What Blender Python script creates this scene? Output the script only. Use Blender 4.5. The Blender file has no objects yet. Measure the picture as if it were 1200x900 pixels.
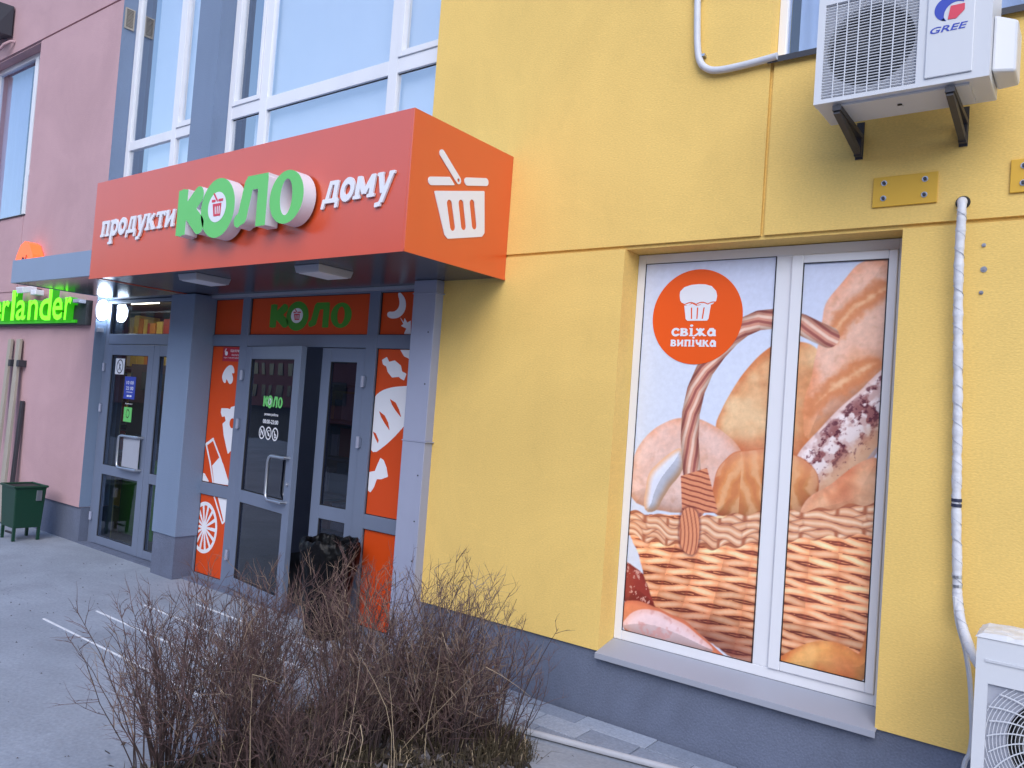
import bpy, math, random
import numpy as np
from mathutils import Vector, Matrix

# ------------------------------------------------------------------ camera, world, sun, exposure
SC = bpy.context.scene
COL = SC.collection
cam_d = bpy.data.cameras.new("camera")
cam = bpy.data.objects.new("camera", cam_d)
COL.objects.link(cam)
SC.camera = cam
cam_d.sensor_fit = 'HORIZONTAL'
cam_d.sensor_width = 36.0
cam_d.lens = 36.0 * 922.76 / 1200.0
cam_d.clip_start = 0.05
cam_d.clip_end = 1000
_r = Vector((0.79803845, 0.59825655, 0.07227545))
_d = Vector((0.03802981, 0.06969922, -0.99684289))
_f = Vector((-0.60140533, 0.79826757, 0.03287108))
mw = Matrix(((_r.x, -_d.x, -_f.x, 0.0), (_r.y, -_d.y, -_f.y, -4.5), (_r.z, -_d.z, -_f.z, 1.95), (0, 0, 0, 1)))
cam.matrix_world = mw

SUN_EL, SUN_AZ = math.radians(40), math.radians(150)   # azimuth clockwise from +y
world = bpy.data.worlds.new("World")
SC.world = world
world.use_nodes = True
wn = world.node_tree.nodes; wl = world.node_tree.links
wn.clear()
sky = wn.new('ShaderNodeTexSky'); sky.sky_type = 'NISHITA'; sky.sun_disc = False
sky.sun_elevation = SUN_EL; sky.sun_rotation = SUN_AZ
sky.air_density = 1.0; sky.dust_density = 1.1; sky.ozone_density = 2.0
bg = wn.new('ShaderNodeBackground'); bg.inputs['Strength'].default_value = 0.15
wo = wn.new('ShaderNodeOutputWorld')
wl.new(sky.outputs[0], bg.inputs[0]); wl.new(bg.outputs[0], wo.inputs[0])
sun_d = bpy.data.lights.new("sun", 'SUN'); sun_d.energy = 0.8; sun_d.angle = math.radians(50)
sun_d.color = (1.0, 0.96, 0.91)
sun = bpy.data.objects.new("sun", sun_d); COL.objects.link(sun)
sdir = Vector((math.sin(SUN_AZ) * math.cos(SUN_EL), math.cos(SUN_AZ) * math.cos(SUN_EL), math.sin(SUN_EL)))
sun.rotation_euler = sdir.to_track_quat('Z', 'Y').to_euler()
SC.view_settings.view_transform = 'Standard'
SC.view_settings.look = 'None'
SC.view_settings.gamma = 1.0
SC.view_settings.use_curve_mapping = False
SC.view_settings.exposure = 0.97
rng = random.Random(7)

# ------------------------------------------------------------------ materials
def lin(c):
    return tuple(((x / 255.0) / 12.92 if x / 255.0 <= 0.04045 else ((x / 255.0 + 0.055) / 1.055) ** 2.4) for x in c)

def mat(name, color, rough=0.6, metal=0.0, var=0.12, vscale=3.0, bump=0.0, bscale=60.0, coat=0.0, coat_r=0.1,
        spec=0.5, emit=None, estr=0.0, ior=1.5, stretch=None, fine=0.0, fscale=150.0, streak=0.0,
        patch=0.0, pscale=0.7, hmark=0.0, crack=0.0):
    m = bpy.data.materials.new(name); m.use_nodes = True
    n = m.node_tree.nodes; l = m.node_tree.links
    b = n['Principled BSDF']
    tc = n.new('ShaderNodeTexCoord')
    src = tc.outputs['Object']
    if stretch:
        mp = n.new('ShaderNodeMapping'); mp.inputs['Scale'].default_value = stretch
        l.new(src, mp.inputs[0]); src = mp.outputs[0]
    nz = n.new('ShaderNodeTexNoise'); nz.inputs['Scale'].default_value = vscale; nz.inputs['Detail'].default_value = 6
    nz.inputs['Roughness'].default_value = 0.6
    l.new(tc.outputs['Object'], nz.inputs[0])
    mx = n.new('ShaderNodeMix'); mx.data_type = 'RGBA'
    mx.inputs[6].default_value = tuple(c * (1 - var) for c in color) + (1,)
    mx.inputs[7].default_value = tuple(min(1, c * (1 + var)) for c in color) + (1,)
    l.new(nz.outputs[0], mx.inputs[0])
    out = mx.outputs[2]
    if fine > 0:
        n2 = n.new('ShaderNodeTexNoise'); n2.inputs['Scale'].default_value = fscale; n2.inputs['Detail'].default_value = 3
        l.new(src, n2.inputs[0])
        mr = n.new('ShaderNodeMapRange'); mr.inputs[1].default_value = 0.3; mr.inputs[2].default_value = 0.7
        mr.inputs[3].default_value = 1 - fine; mr.inputs[4].default_value = 1 + fine
        l.new(n2.outputs[0], mr.inputs[0])
        m2 = n.new('ShaderNodeVectorMath'); m2.operation = 'SCALE'
        l.new(out, m2.inputs[0]); l.new(mr.outputs[0], m2.inputs['Scale'])
        out = m2.outputs[0]
    if streak > 0:   # rain streaks: noise stretched along z
        mp3 = n.new('ShaderNodeMapping'); mp3.inputs['Scale'].default_value = (2.6, 2.6, 0.30)
        l.new(tc.outputs['Object'], mp3.inputs[0])
        n3 = n.new('ShaderNodeTexNoise'); n3.inputs['Scale'].default_value = 1.0; n3.inputs['Detail'].default_value = 5
        l.new(mp3.outputs[0], n3.inputs[0])
        mr3 = n.new('ShaderNodeMapRange'); mr3.inputs[1].default_value = 0.45; mr3.inputs[2].default_value = 0.75
        mr3.inputs[3].default_value = 1.0; mr3.inputs[4].default_value = 1 - streak
        l.new(n3.outputs[0], mr3.inputs[0])
        m3 = n.new('ShaderNodeVectorMath'); m3.operation = 'SCALE'
        l.new(out, m3.inputs[0]); l.new(mr3.outputs[0], m3.inputs['Scale'])
        out = m3.outputs[0]
    def scaled(out, fac):
        q = n.new('ShaderNodeVectorMath'); q.operation = 'SCALE'; l.new(out, q.inputs[0]); l.new(fac, q.inputs['Scale']); return q.outputs[0]
    def ranged(v, a, b_, c, d):
        q = n.new('ShaderNodeMapRange'); l.new(v, q.inputs[0])
        for i_, x_ in enumerate((a, b_, c, d)): q.inputs[i_ + 1].default_value = x_
        return q.outputs[0]
    def noise(sc, det=4, dist=0.0, scl=None, rgh=0.5):
        q = n.new('ShaderNodeTexNoise'); q.inputs['Scale'].default_value = sc; q.inputs['Detail'].default_value = det
        q.inputs['Distortion'].default_value = dist; q.inputs['Roughness'].default_value = rgh
        if scl:
            mq = n.new('ShaderNodeMapping'); mq.inputs['Scale'].default_value = scl; l.new(tc.outputs['Object'], mq.inputs[0]); l.new(mq.outputs[0], q.inputs[0])
        else: l.new(tc.outputs['Object'], q.inputs[0])
        return q.outputs[0]
    if patch > 0:
        out = scaled(out, ranged(noise(pscale, 7, 1.2, None, .65), .38, .62, 1 - patch, 1 + patch))
        out = scaled(out, ranged(noise(pscale * 5, 6, .8, None, .7), .56, .70, 1.0, 1 - patch * .8))
    if hmark > 0:    # horizontal float marks in the render
        out = scaled(out, ranged(noise(1.0, 5, .5, (5, 5, 26), .6), .60, .72, 1.0, 1 + hmark))
        out = scaled(out, ranged(noise(1.0, 5, .5, (9, 9, 34), .6), .64, .74, 1.0, 1 - hmark))
    if crack > 0:
        vo = n.new('ShaderNodeTexVoronoi'); vo.feature = 'DISTANCE_TO_EDGE'; vo.inputs['Scale'].default_value = .42
        ad = n.new('ShaderNodeVectorMath'); ad.operation = 'ADD'
        nq = n.new('ShaderNodeTexNoise'); nq.inputs['Scale'].default_value = 2.2; nq.inputs['Detail'].default_value = 7
        l.new(tc.outputs['Object'], nq.inputs[0])
        sq = n.new('ShaderNodeVectorMath'); sq.operation = 'SCALE'; sq.inputs['Scale'].default_value = .9
        l.new(nq.outputs[1], sq.inputs[0]); l.new(sq.outputs[0], ad.inputs[0]); l.new(tc.outputs['Object'], ad.inputs[1]); l.new(ad.outputs[0], vo.inputs[0])
        c1 = ranged(vo.outputs['Distance'], 0.0, .004, 1.0, 0.0)
        c2 = n.new('ShaderNodeMath'); c2.operation = 'MULTIPLY'; l.new(c1, c2.inputs[0]); l.new(ranged(noise(.6, 2), .48, .56, 0.0, 1.0), c2.inputs[1])
        c3 = n.new('ShaderNodeMath'); c3.operation = 'MULTIPLY_ADD'; c3.inputs[1].default_value = -crack; c3.inputs[2].default_value = 1.0
        l.new(c2.outputs[0], c3.inputs[0]); out = scaled(out, c3.outputs[0])
    l.new(out, b.inputs['Base Color'])
    b.inputs['Roughness'].default_value = rough
    b.inputs['Metallic'].default_value = metal
    b.inputs['IOR'].default_value = ior
    b.inputs['Specular IOR Level'].default_value = spec
    b.inputs['Coat Weight'].default_value = coat
    b.inputs['Coat Roughness'].default_value = coat_r
    if bump > 0:
        nb = n.new('ShaderNodeTexNoise'); nb.inputs['Scale'].default_value = bscale; nb.inputs['Detail'].default_value = 4
        l.new(src, nb.inputs[0])
        bp = n.new('ShaderNodeBump'); bp.inputs['Strength'].default_value = bump; bp.inputs['Distance'].default_value = 0.01
        l.new(nb.outputs[0], bp.inputs['Height']); l.new(bp.outputs[0], b.inputs['Normal'])
    if emit:
        b.inputs['Emission Color'].default_value = tuple(emit) + (1,)
        b.inputs['Emission Strength'].default_value = estr
    return m

def glass_mat(name, tint=(0.8, 0.85, 0.9), boost=1.0, base=0.0, rough=0.0):
    m = bpy.data.materials.new(name); m.use_nodes = True
    n = m.node_tree.nodes; l = m.node_tree.links
    n.clear()
    o = n.new('ShaderNodeOutputMaterial'); t = n.new('ShaderNodeBsdfTransparent'); g = n.new('ShaderNodeBsdfGlossy')
    t.inputs[0].default_value = tint + (1,)
    g.inputs['Color'].default_value = (0.95, 0.97, 1, 1); g.inputs['Roughness'].default_value = rough
    f = n.new('ShaderNodeFresnel'); f.inputs[0].default_value = 1.5
    ma = n.new('ShaderNodeMath'); ma.operation = 'MULTIPLY_ADD'; ma.inputs[1].default_value = boost; ma.inputs[2].default_value = base
    ma.use_clamp = True
    # slightly wavy panes
    tc = n.new('ShaderNodeTexCoord'); nz = n.new('ShaderNodeTexNoise'); nz.inputs['Scale'].default_value = 1.3
    nz.inputs['Detail'].default_value = 1
    bp = n.new('ShaderNodeBump'); bp.inputs['Strength'].default_value = 0.25; bp.inputs['Distance'].default_value = 0.01
    l.new(tc.outputs['Object'], nz.inputs[0]); l.new(nz.outputs[0], bp.inputs['Height']); l.new(bp.outputs[0], g.inputs['Normal'])
    mx = n.new('ShaderNodeMixShader')
    ge = n.new('ShaderNodeNewGeometry'); inv = n.new('ShaderNodeMath'); inv.operation = 'SUBTRACT'; inv.inputs[0].default_value = 1.0
    mu = n.new('ShaderNodeMath'); mu.operation = 'MULTIPLY'      # only the outer surface of a pane mirrors
    l.new(ge.outputs['Backfacing'], inv.inputs[1]); l.new(f.outputs[0], ma.inputs[0])
    l.new(ma.outputs[0], mu.inputs[0]); l.new(inv.outputs[0], mu.inputs[1]); l.new(mu.outputs[0], mx.inputs[0])
    l.new(t.outputs[0], mx.inputs[1]); l.new(g.outputs[0], mx.inputs[2]); l.new(mx.outputs[0], o.inputs[0])
    return m

M = {}
M['yellow'] = mat('yellow_stucco', (0.79, 0.542, 0.168), 0.85, var=0.05, vscale=0.9, patch=0.045, hmark=0.05, bump=0.22, bscale=55, stretch=(1, 1, 2.2), fine=0.07, fscale=70, streak=0.035, spec=0.3)
M['pink'] = mat('pink_stucco', (0.50, 0.32, 0.345), 0.85, var=0.05, patch=0.05, hmark=0.03, vscale=0.8, bump=0.3, bscale=45, stretch=(1, 1, 2.2), fine=0.06, fscale=70, streak=0.03, spec=0.3)
M['grey_stucco'] = mat('blue_grey_stucco', (0.175, 0.235, 0.35), 0.8, var=0.08, vscale=1.5, bump=0.3, bscale=70, fine=0.05, streak=0.08)
M['plinth'] = mat('grey_plinth', (0.122, 0.145, 0.215), 0.85, patch=0.12, var=0.16, vscale=2.5, bump=0.5, bscale=80, fine=0.12, fscale=90, streak=0.12)
M['reveal_pink'] = M['pink']
M['white'] = mat('white_pvc', (0.76, 0.77, 0.82), 0.35, var=0.04, vscale=4, streak=0.06)
M['frame'] = mat('grey_aluminium', (0.155, 0.19, 0.275), 0.4, var=0.06, vscale=5, streak=0.06)
M['column'] = mat('grey_sheet_cladding', (0.31, 0.335, 0.455), 0.45, var=0.07, vscale=4, streak=0.1)
M['gasket'] = mat('black_gasket', (0.015, 0.015, 0.02), 0.6)
M['orange'] = mat('orange_composite', (0.68, 0.072, 0.012), 0.30, var=0.04, vscale=1.2, coat=0.0, ior=2.2, streak=0.04, spec=0.5)
M['orange_film'] = mat('orange_film', (0.82, 0.105, 0.012), 0.4, var=0.04, spec=0.3)
M['orange_film_shaded'] = mat('shaded_orange_film', (0.62, 0.068, 0.010), 0.4, var=0.05, spec=0.3)  # orange film again, with the canopy's shade darkened into its colour
M['red_film'] = mat('crimson_film', (0.42, 0.02, 0.04), 0.35)
M['white_film'] = mat('white_film', (0.78, 0.79, 0.85), 0.35, var=0.02)
M['green'] = mat('green_face', (0.15, 0.58, 0.15), 0.35, var=0.04)
M['green_dark'] = mat('green_film', (0.05, 0.28, 0.02), 0.4)
M['letter_side'] = mat('white_letter_side', (0.72, 0.72, 0.77), 0.45, var=0.05)
M['soffit'] = mat('dark_soffit_sheet', (0.060, 0.064, 0.088), 0.26, metal=0.0, var=0.1, ior=1.5)
M['slat'] = mat('dark_metal_slat', (0.12, 0.135, 0.17), 0.16, metal=0.75, var=0.08)
M['canopy_grey'] = mat('light_blue_grey_sheet', (0.23, 0.30, 0.44), 0.4, var=0.05, streak=0.06)
M['lamp_body'] = mat('lamp_grey', (0.36, 0.38, 0.45), 0.4)
M['lamp_lit'] = mat('lamp_lit', (0.9, 0.95, 1), 0.4, emit=(0.72, 0.85, 1.0), estr=14)
M['neon'] = mat('lit_green_acrylic', (0.2, 0.6, 0.02), 0.4, emit=(0.085, 0.80, 0.0), estr=1.25)
M['neon_side'] = mat('green_sign_side', (0.03, 0.22, 0.02), 0.4, emit=(0.03, 0.5, 0.0), estr=0.3)
M['neon_orange'] = mat('lit_orange_acrylic', (0.8, 0.2, 0.05), 0.4, emit=(1.0, 0.06, 0.01), estr=0.6)
M['dark'] = mat('dark_backboard', (0.03, 0.035, 0.04), 0.6)
M['steel'] = mat('brushed_steel', (0.5, 0.52, 0.58), 0.3, metal=0.9)
M['iron'] = mat('dark_painted_iron', (0.035, 0.035, 0.045), 0.5)
M['black'] = mat('black', (0.008, 0.008, 0.01), 0.6)
M['bag'] = mat('black_plastic_bag', (0.004, 0.004, 0.005), 0.35, spec=0.18, bump=0.8, bscale=25)
M['bin_green'] = mat('dark_green_metal', (0.004, 0.042, 0.022), 0.42, var=0.2, vscale=6)
M['beige'] = mat('beige_profile', (0.37, 0.33, 0.28), 0.6, var=0.12, vscale=8)
M['concrete'] = mat('pavement_concrete', (0.28, 0.31, 0.375), 0.8, patch=0.10, crack=0.22, var=0.28, vscale=0.9, bump=0.35, bscale=35, fine=0.10, fscale=45)
M['slab'] = mat('paving_slab', (0.235, 0.27, 0.35), 0.85, var=0.25, vscale=2.2, bump=0.5, bscale=60, fine=0.14, fscale=70)
M['slab2'] = mat('paving_slab_light', (0.33, 0.37, 0.46), 0.85, var=0.2, vscale=2.2, bump=0.5, bscale=60, fine=0.14, fscale=70)
M['joint'] = mat('joint_sand', (0.10, 0.10, 0.11), 0.95, var=0.3, vscale=20)
M['kerb'] = mat('kerb_concrete', (0.40, 0.41, 0.46), 0.7, var=0.15, vscale=9)
M['paint'] = mat('white_road_paint', (0.75, 0.77, 0.82), 0.6, var=0.2, vscale=12)
M['asphalt'] = mat('asphalt', (0.06, 0.06, 0.065), 0.9, var=0.2, vscale=2, bump=0.4, bscale=90)
M['soil'] = mat('dark_soil', (0.035, 0.028, 0.025), 0.95, var=0.5, vscale=9, bump=1.0, bscale=30, fine=0.3, fscale=60)
M['twig'] = mat('twig_bark', (0.115, 0.066, 0.064), 0.8, var=0.55, vscale=5)
M['twig3'] = mat('twig_bark_dark', (0.055, 0.034, 0.034), 0.8, var=0.5, vscale=6)
M['twig2'] = mat('twig_bark_pale', (0.24, 0.17, 0.13), 0.8, var=0.3, vscale=6)
M['straw'] = mat('dry_straw', (0.40, 0.31, 0.21), 0.8, var=0.3, vscale=5)
M['grass'] = mat('dry_grass_blade', (0.060, 0.046, 0.026), 0.85, var=0.45, vscale=7)
M['leaf'] = mat('dead_leaf', (0.075, 0.055, 0.045), 0.85, var=0.6, vscale=11)
M['leaf2'] = mat('dead_leaf_grey', (0.14, 0.13, 0.14), 0.85, var=0.5, vscale=11)
M['hose'] = mat('white_wrap_tape', (0.60, 0.61, 0.66), 0.55, var=0.12, vscale=14, bump=0.5, bscale=30)
M['pipe'] = mat('pale_plastic_pipe', (0.58, 0.60, 0.66), 0.4, var=0.1, vscale=9)
M['ac'] = mat('ac_white_paint', (0.62, 0.64, 0.69), 0.35, var=0.03, vscale=6, streak=0.07)
M['fan'] = mat('dark_grey_fan', (0.025, 0.028, 0.035), 0.5)
M['ac_plastic'] = mat('ac_grey_plastic', (0.55, 0.57, 0.62), 0.5)
M['blue_print'] = mat('blue_print', (0.03, 0.06, 0.42), 0.4)
M['red_print'] = mat('red_print', (0.65, 0.05, 0.09), 0.4)
M['ink'] = mat('dark_ink', (0.02, 0.025, 0.06), 0.5)
M['plate'] = mat('yellow_painted_plate', (0.66, 0.38, 0.03), 0.45, var=0.05)
M['sill'] = mat('grey_metal_sill', (0.33, 0.35, 0.42), 0.45, var=0.06)
M['curtain'] = mat('white_blind', (0.86, 0.87, 0.90), 0.8, var=0.06, vscale=1.5)
M['room_dark'] = mat('dark_room', (0.10, 0.11, 0.15), 0.9)
M['room_shop'] = mat('shop_wall', (0.22, 0.24, 0.34), 0.9)
M['room_lit'] = mat('shop_room', (0.30, 0.27, 0.17), 0.8)
M['tube_lit'] = mat('ceiling_tube_lit', (1, 1, 1), 0.5, emit=(1.0, 0.85, 0.6), estr=9.0)
M['tube_cool'] = mat('cool_tube_lit', (1, 1, 1), 0.5, emit=(0.6, 0.75, 1.0), estr=5.0)
M['green_box'] = mat('green_cabinet', (0.04, 0.20, 0.01), 0.5)
M['film_poster'] = None
M['glass'] = glass_mat('window_glass', (0.94, 0.97, 1.0), 2.4, 0.35)
M['glass_side'] = glass_mat('grey_window_glass', (0.74, 0.80, 0.90), 1.8, 0.06)
M['glass_clear'] = glass_mat('clear_door_glass', (0.80, 0.84, 0.90), 1.1, 0.0)
M['glass_door'] = glass_mat('door_glass', (0.42, 0.45, 0.55), 1.7, 0.0)
M['salmon'] = mat('salmon_render', (0.42, 0.16, 0.17), 0.85, var=0.1)
M['far_glass'] = mat('far_window', (0.05, 0.07, 0.12), 0.15)
PK = [mat('pack_yellow', (0.65, 0.5, 0.12), 0.5), mat('pack_orange', (0.6, 0.25, 0.06), 0.5), mat('pack_cream', (0.6, 0.55, 0.4), 0.5),
      mat('pack_red', (0.4, 0.06, 0.05), 0.5), mat('pack_teal', (0.06, 0.2, 0.28), 0.5), mat('pack_white', (0.6, 0.62, 0.66), 0.5)]

# ------------------------------------------------------------------ object helpers
ORG = {}
def thing(name, label, cat, loc=(0, 0, 0), group=None, rotz=0.0, kind=None):
    o = bpy.data.objects.new(name, None); COL.objects.link(o)
    o.empty_display_size = 0.1
    o.location = loc; o.rotation_euler = (0, 0, rotz)
    o['label'] = label; o['category'] = cat
    if group: o['group'] = group
    ORG[o] = Vector(loc)
    return o

def tag(o, label=None, cat=None, group=None, kind=None):
    if label: o['label'] = label
    if cat: o['category'] = cat
    if group: o['group'] = group
    if kind: o['kind'] = kind
    return o

class MB:
    def __init__(s): s.v = []; s.f = []; s.mi = []
    def add(s, vs, fs, mi=0):
        b = len(s.v); s.v.extend([tuple(p) for p in vs])
        s.f.extend([tuple(i + b for i in q) for q in fs]); s.mi.extend([mi] * len(fs)); return s
    def box(s, x0, x1, y0, y1, z0, z1, mi=0):
        v = [(x0, y0, z0), (x1, y0, z0), (x1, y1, z0), (x0, y1, z0), (x0, y0, z1), (x1, y0, z1), (x1, y1, z1), (x0, y1, z1)]
        return s.add(v, [(0, 3, 2, 1), (4, 5, 6, 7), (0, 1, 5, 4), (1, 2, 6, 5), (2, 3, 7, 6), (3, 0, 4, 7)], mi)
    def hexa(s, p, mi=0):
        return s.add(p, [(0, 3, 2, 1), (4, 5, 6, 7), (0, 1, 5, 4), (1, 2, 6, 5), (2, 3, 7, 6), (3, 0, 4, 7)], mi)
    def bar(s, a, b, w, h, up=(0, 0, 1), mi=0):
        a = Vector(a); b = Vector(b); d = (b - a).normalized(); sd = d.cross(Vector(up)).normalized(); u = sd.cross(d)
        P = []
        for q in (a, b):
            P.append([q + sd * (i * w / 2) + u * (j * h / 2) for i, j in ((-1, -1), (1, -1), (1, 1), (-1, 1))])
        v = P[0] + P[1]
        return s.add(v, [(0, 1, 2, 3), (7, 6, 5, 4), (0, 4, 5, 1), (1, 5, 6, 2), (2, 6, 7, 3), (3, 7, 4, 0)], mi)
    def tube(s, pts, rad, n=8, mi=0, cap=True):
        pts = [Vector(p) for p in pts]; R = rad if hasattr(rad, '__len__') else [rad] * len(pts)
        b = len(s.v); t0 = (pts[1] - pts[0]).normalized()
        u = t0.orthogonal().normalized()
        for i, p in enumerate(pts):
            t = (pts[min(i + 1, len(pts) - 1)] - pts[max(i - 1, 0)]).normalized()
            u = (u - t * u.dot(t))
            u = u.normalized() if u.length > 1e-6 else t.orthogonal().normalized()
            w = t.cross(u)
            for k in range(n):
                a = 2 * math.pi * k / n
                s.v.append(tuple(p + (u * math.cos(a) + w * math.sin(a)) * R[i]))
        for i in range(len(pts) - 1):
            for k in range(n):
                k2 = (k + 1) % n
                s.f.append((b + i * n + k, b + i * n + k2, b + (i + 1) * n + k2, b + (i + 1) * n + k)); s.mi.append(mi)
        if cap:
            s.f.append(tuple(b + k for k in range(n))[::-1]); s.mi.append(mi)
            s.f.append(tuple(b + (len(pts) - 1) * n + k for k in range(n))); s.mi.append(mi)
        return s
    def cyl(s, c, axis, r, h, n=16, mi=0):
        c = Vector(c); ax = Vector(axis).normalized()
        return s.tube([c, c + ax * h], r, n, mi)
    def build(s, name, mats, parent=None, bevel=0.0, smooth=False, raw=False, loc=None, rot=None, kind=None):
        me = bpy.data.meshes.new(name)
        org = Vector((0, 0, 0)) if (parent is None or raw) else ORG[parent]
        me.from_pydata([(x - org.x, y - org.y, z - org.z) for x, y, z in s.v], [], s.f)
        ms = mats if isinstance(mats, (list, tuple)) else [mats]
        for m in ms: me.materials.append(m)
        if len(ms) > 1: me.polygons.foreach_set('material_index', s.mi)
        if smooth: me.polygons.foreach_set('use_smooth', [True] * len(me.polygons))
        me.update()
        o = bpy.data.objects.new(name, me); COL.objects.link(o)
        if parent is not None: o.parent = parent
        ORG[o] = org
        if loc is not None:
            o.location = Vector(loc) - (ORG[parent] if parent is not None else Vector((0, 0, 0)))
            ORG[o] = Vector((0, 0, 0))
        if rot is not None: o.rotation_euler = rot
        if bevel > 0:
            bv = o.modifiers.new('bevel', 'BEVEL'); bv.width = bevel; bv.segments = 2; bv.limit_method = 'ANGLE'
            bv.angle_limit = math.radians(40); bv.harden_normals = False
        if smooth:
            es = o.modifiers.new('es', 'EDGE_SPLIT'); es.split_angle = math.radians(45)
        if kind: o['kind'] = kind
        return o

def B(x0, x1, y0, y1, z0, z1): return MB().box(x0, x1, y0, y1, z0, z1)

def frame_mb(x0, x1, z0, z1, wl_, wr_, wb, wt, y0, y1, mb=None):
    mb = mb or MB()
    mb.box(x0, x0 + wl_, y0, y1, z0, z1); mb.box(x1 - wr_, x1, y0, y1, z0, z1)
    mb.box(x0 + wl_, x1 - wr_, y0 + 0.0015, y1 - 0.0015, z0, z0 + wb); mb.box(x0 + wl_, x1 - wr_, y0 + 0.0015, y1 - 0.0015, z1 - wt, z1)
    return mb

def relief(mb, xs, zs, fn, yf=0.0, back=0.35):
    """stepped wall: fn(xc, zc) -> recess depth, or None for an opening"""
    nx, nz = len(xs) - 1, len(zs) - 1
    D = [[fn((xs[i] + xs[i + 1]) / 2, (zs[j] + zs[j + 1]) / 2) for j in range(nz)] for i in range(nx)]
    g = lambda i, j: back if not (0 <= i < nx and 0 <= j < nz) or D[i][j] is None else D[i][j]
    for i in range(nx):
        for j in range(nz):
            x0, x1, z0, z1 = xs[i], xs[i + 1], zs[j], zs[j + 1]
            if D[i][j] is not None:
                y = yf + D[i][j]
                mb.add([(x0, y, z0), (x1, y, z0), (x1, y, z1), (x0, y, z1)], [(0, 1, 2, 3)])
    for i in range(nx + 1):
        for j in range(nz):
            a, b = g(i - 1, j), g(i, j)
            if a != b:
                x = xs[i]; z0, z1 = zs[j], zs[j + 1]
                v = [(x, yf + a, z0), (x, yf + b, z0), (x, yf + b, z1), (x, yf + a, z1)]
                mb.add(v, [(0, 1, 2, 3)])
    for i in range(nx):
        for j in range(nz + 1):
            a, b = g(i, j - 1), g(i, j)
            if a != b:
                z = zs[j]; x0, x1 = xs[i], xs[i + 1]
                mb.add([(x0, yf + a, z), (x0, yf + b, z), (x1, yf + b, z), (x1, yf + a, z)], [(0, 1, 2, 3)])
    return mb

# ------------------------------------------------------------------ flat shapes from distance fields
def S(x1, y1, x2, y2, w):
    def f(X, Y):
        dx, dy = x2 - x1, y2 - y1; L = math.hypot(dx, dy); ux, uy = dx / L, dy / L
        px, py = X - (x1 + x2) / 2, Y - (y1 + y2) / 2
        a = np.abs(px * ux + py * uy) - L / 2; b = np.abs(-px * uy + py * ux) - w / 2
        return np.minimum(np.maximum(a, b), 0) + np.hypot(np.maximum(a, 0), np.maximum(b, 0))
    return f
def CAP(x1, y1, x2, y2, w):
    def f(X, Y):
        dx, dy = x2 - x1, y2 - y1; t = np.clip(((X - x1) * dx + (Y - y1) * dy) / (dx * dx + dy * dy + 1e-12), 0, 1)
        return np.hypot(X - x1 - t * dx, Y - y1 - t * dy) - w / 2
    return f
def ELL(cx, cy, rx, ry):
    return lambda X, Y: (np.hypot((X - cx) / rx, (Y - cy) / ry) - 1) * min(rx, ry)
def RING(cx, cy, rx, ry, w):
    return lambda X, Y: np.abs((np.hypot((X - cx) / rx, (Y - cy) / ry) - 1) * min(rx, ry)) - w / 2
def POLY(pts, rnd=0.0):
    P = np.array(pts, float)
    def f(X, Y):
        d = np.full(X.shape, 1e9); ins = np.zeros(X.shape, bool)
        for i in range(len(P)):
            a = P[i]; b = P[(i + 1) % len(P)]; e = b - a
            t = np.clip(((X - a[0]) * e[0] + (Y - a[1]) * e[1]) / (e @ e + 1e-15), 0, 1)
            d = np.minimum(d, np.hypot(X - a[0] - t * e[0], Y - a[1] - t * e[1]))
            c = ((a[1] > Y) != (b[1] > Y))
            with np.errstate(divide='ignore', invalid='ignore'):
                xi = a[0] + (Y - a[1]) * e[0] / (e[1] if e[1] else 1e-12)
            ins ^= (c & (X < xi))
        return np.where(ins, -d, d) - rnd
    return f
def U(*fs):
    def f(X, Y):
        r = fs[0](X, Y)
        for g in fs[1:]: r = np.minimum(r, g(X, Y))
        return r
    return f
def SUB(a, *bs):
    def f(X, Y):
        r = a(X, Y)
        for b in bs: r = np.maximum(r, -b(X, Y))
        return r
    return f
def INT(a, *bs):
    def f(X, Y):
        r = a(X, Y)
        for b in bs: r = np.maximum(r, b(X, Y))
        return r
    return f
def RECT(x0, x1, y0, y1):
    return lambda X, Y: np.maximum(np.maximum(x0 - X, X - x1), np.maximum(y0 - Y, Y - y1))

def contour(fn, u0, u1, v0, v1, n):
    """filled marching squares -> verts, faces (counter-clockwise)"""
    h = (u1 - u0) / n; m = max(2, int(math.ceil((v1 - v0) / h)))
    us = np.linspace(u0, u1, n + 1); vs = np.linspace(v0, v1, m + 1)
    UU, VV = np.meshgrid(us, vs, indexing='ij'); F = fn(UU, VV)
    F = np.where(np.abs(F) < 1e-7, 1e-7, F)
    verts = []; idx = {}; faces = []
    def vert(key, p):
        if key not in idx: idx[key] = len(verts); verts.append(p)
        return idx[key]
    neg = F < 0
    act = neg[:-1, :-1] | neg[1:, :-1] | neg[1:, 1:] | neg[:-1, 1:]
    for i, j in zip(*np.nonzero(act)):
        cs = ((i, j), (i + 1, j), (i + 1, j + 1), (i, j + 1)); poly = []
        for k in range(4):
            a, b = cs[k], cs[(k + 1) % 4]; fa, fb = F[a], F[b]
            if fa < 0: poly.append(vert(a, (us[a[0]], vs[a[1]])))
            if (fa < 0) != (fb < 0):
                t = fa / (fa - fb)
                key = (min(a, b), max(a, b))
                poly.append(vert(key, (us[a[0]] * (1 - t) + us[b[0]] * t, vs[a[1]] * (1 - t) + vs[b[1]] * t)))
        if len(poly) > 2: faces.append(poly)
    return verts, faces

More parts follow.
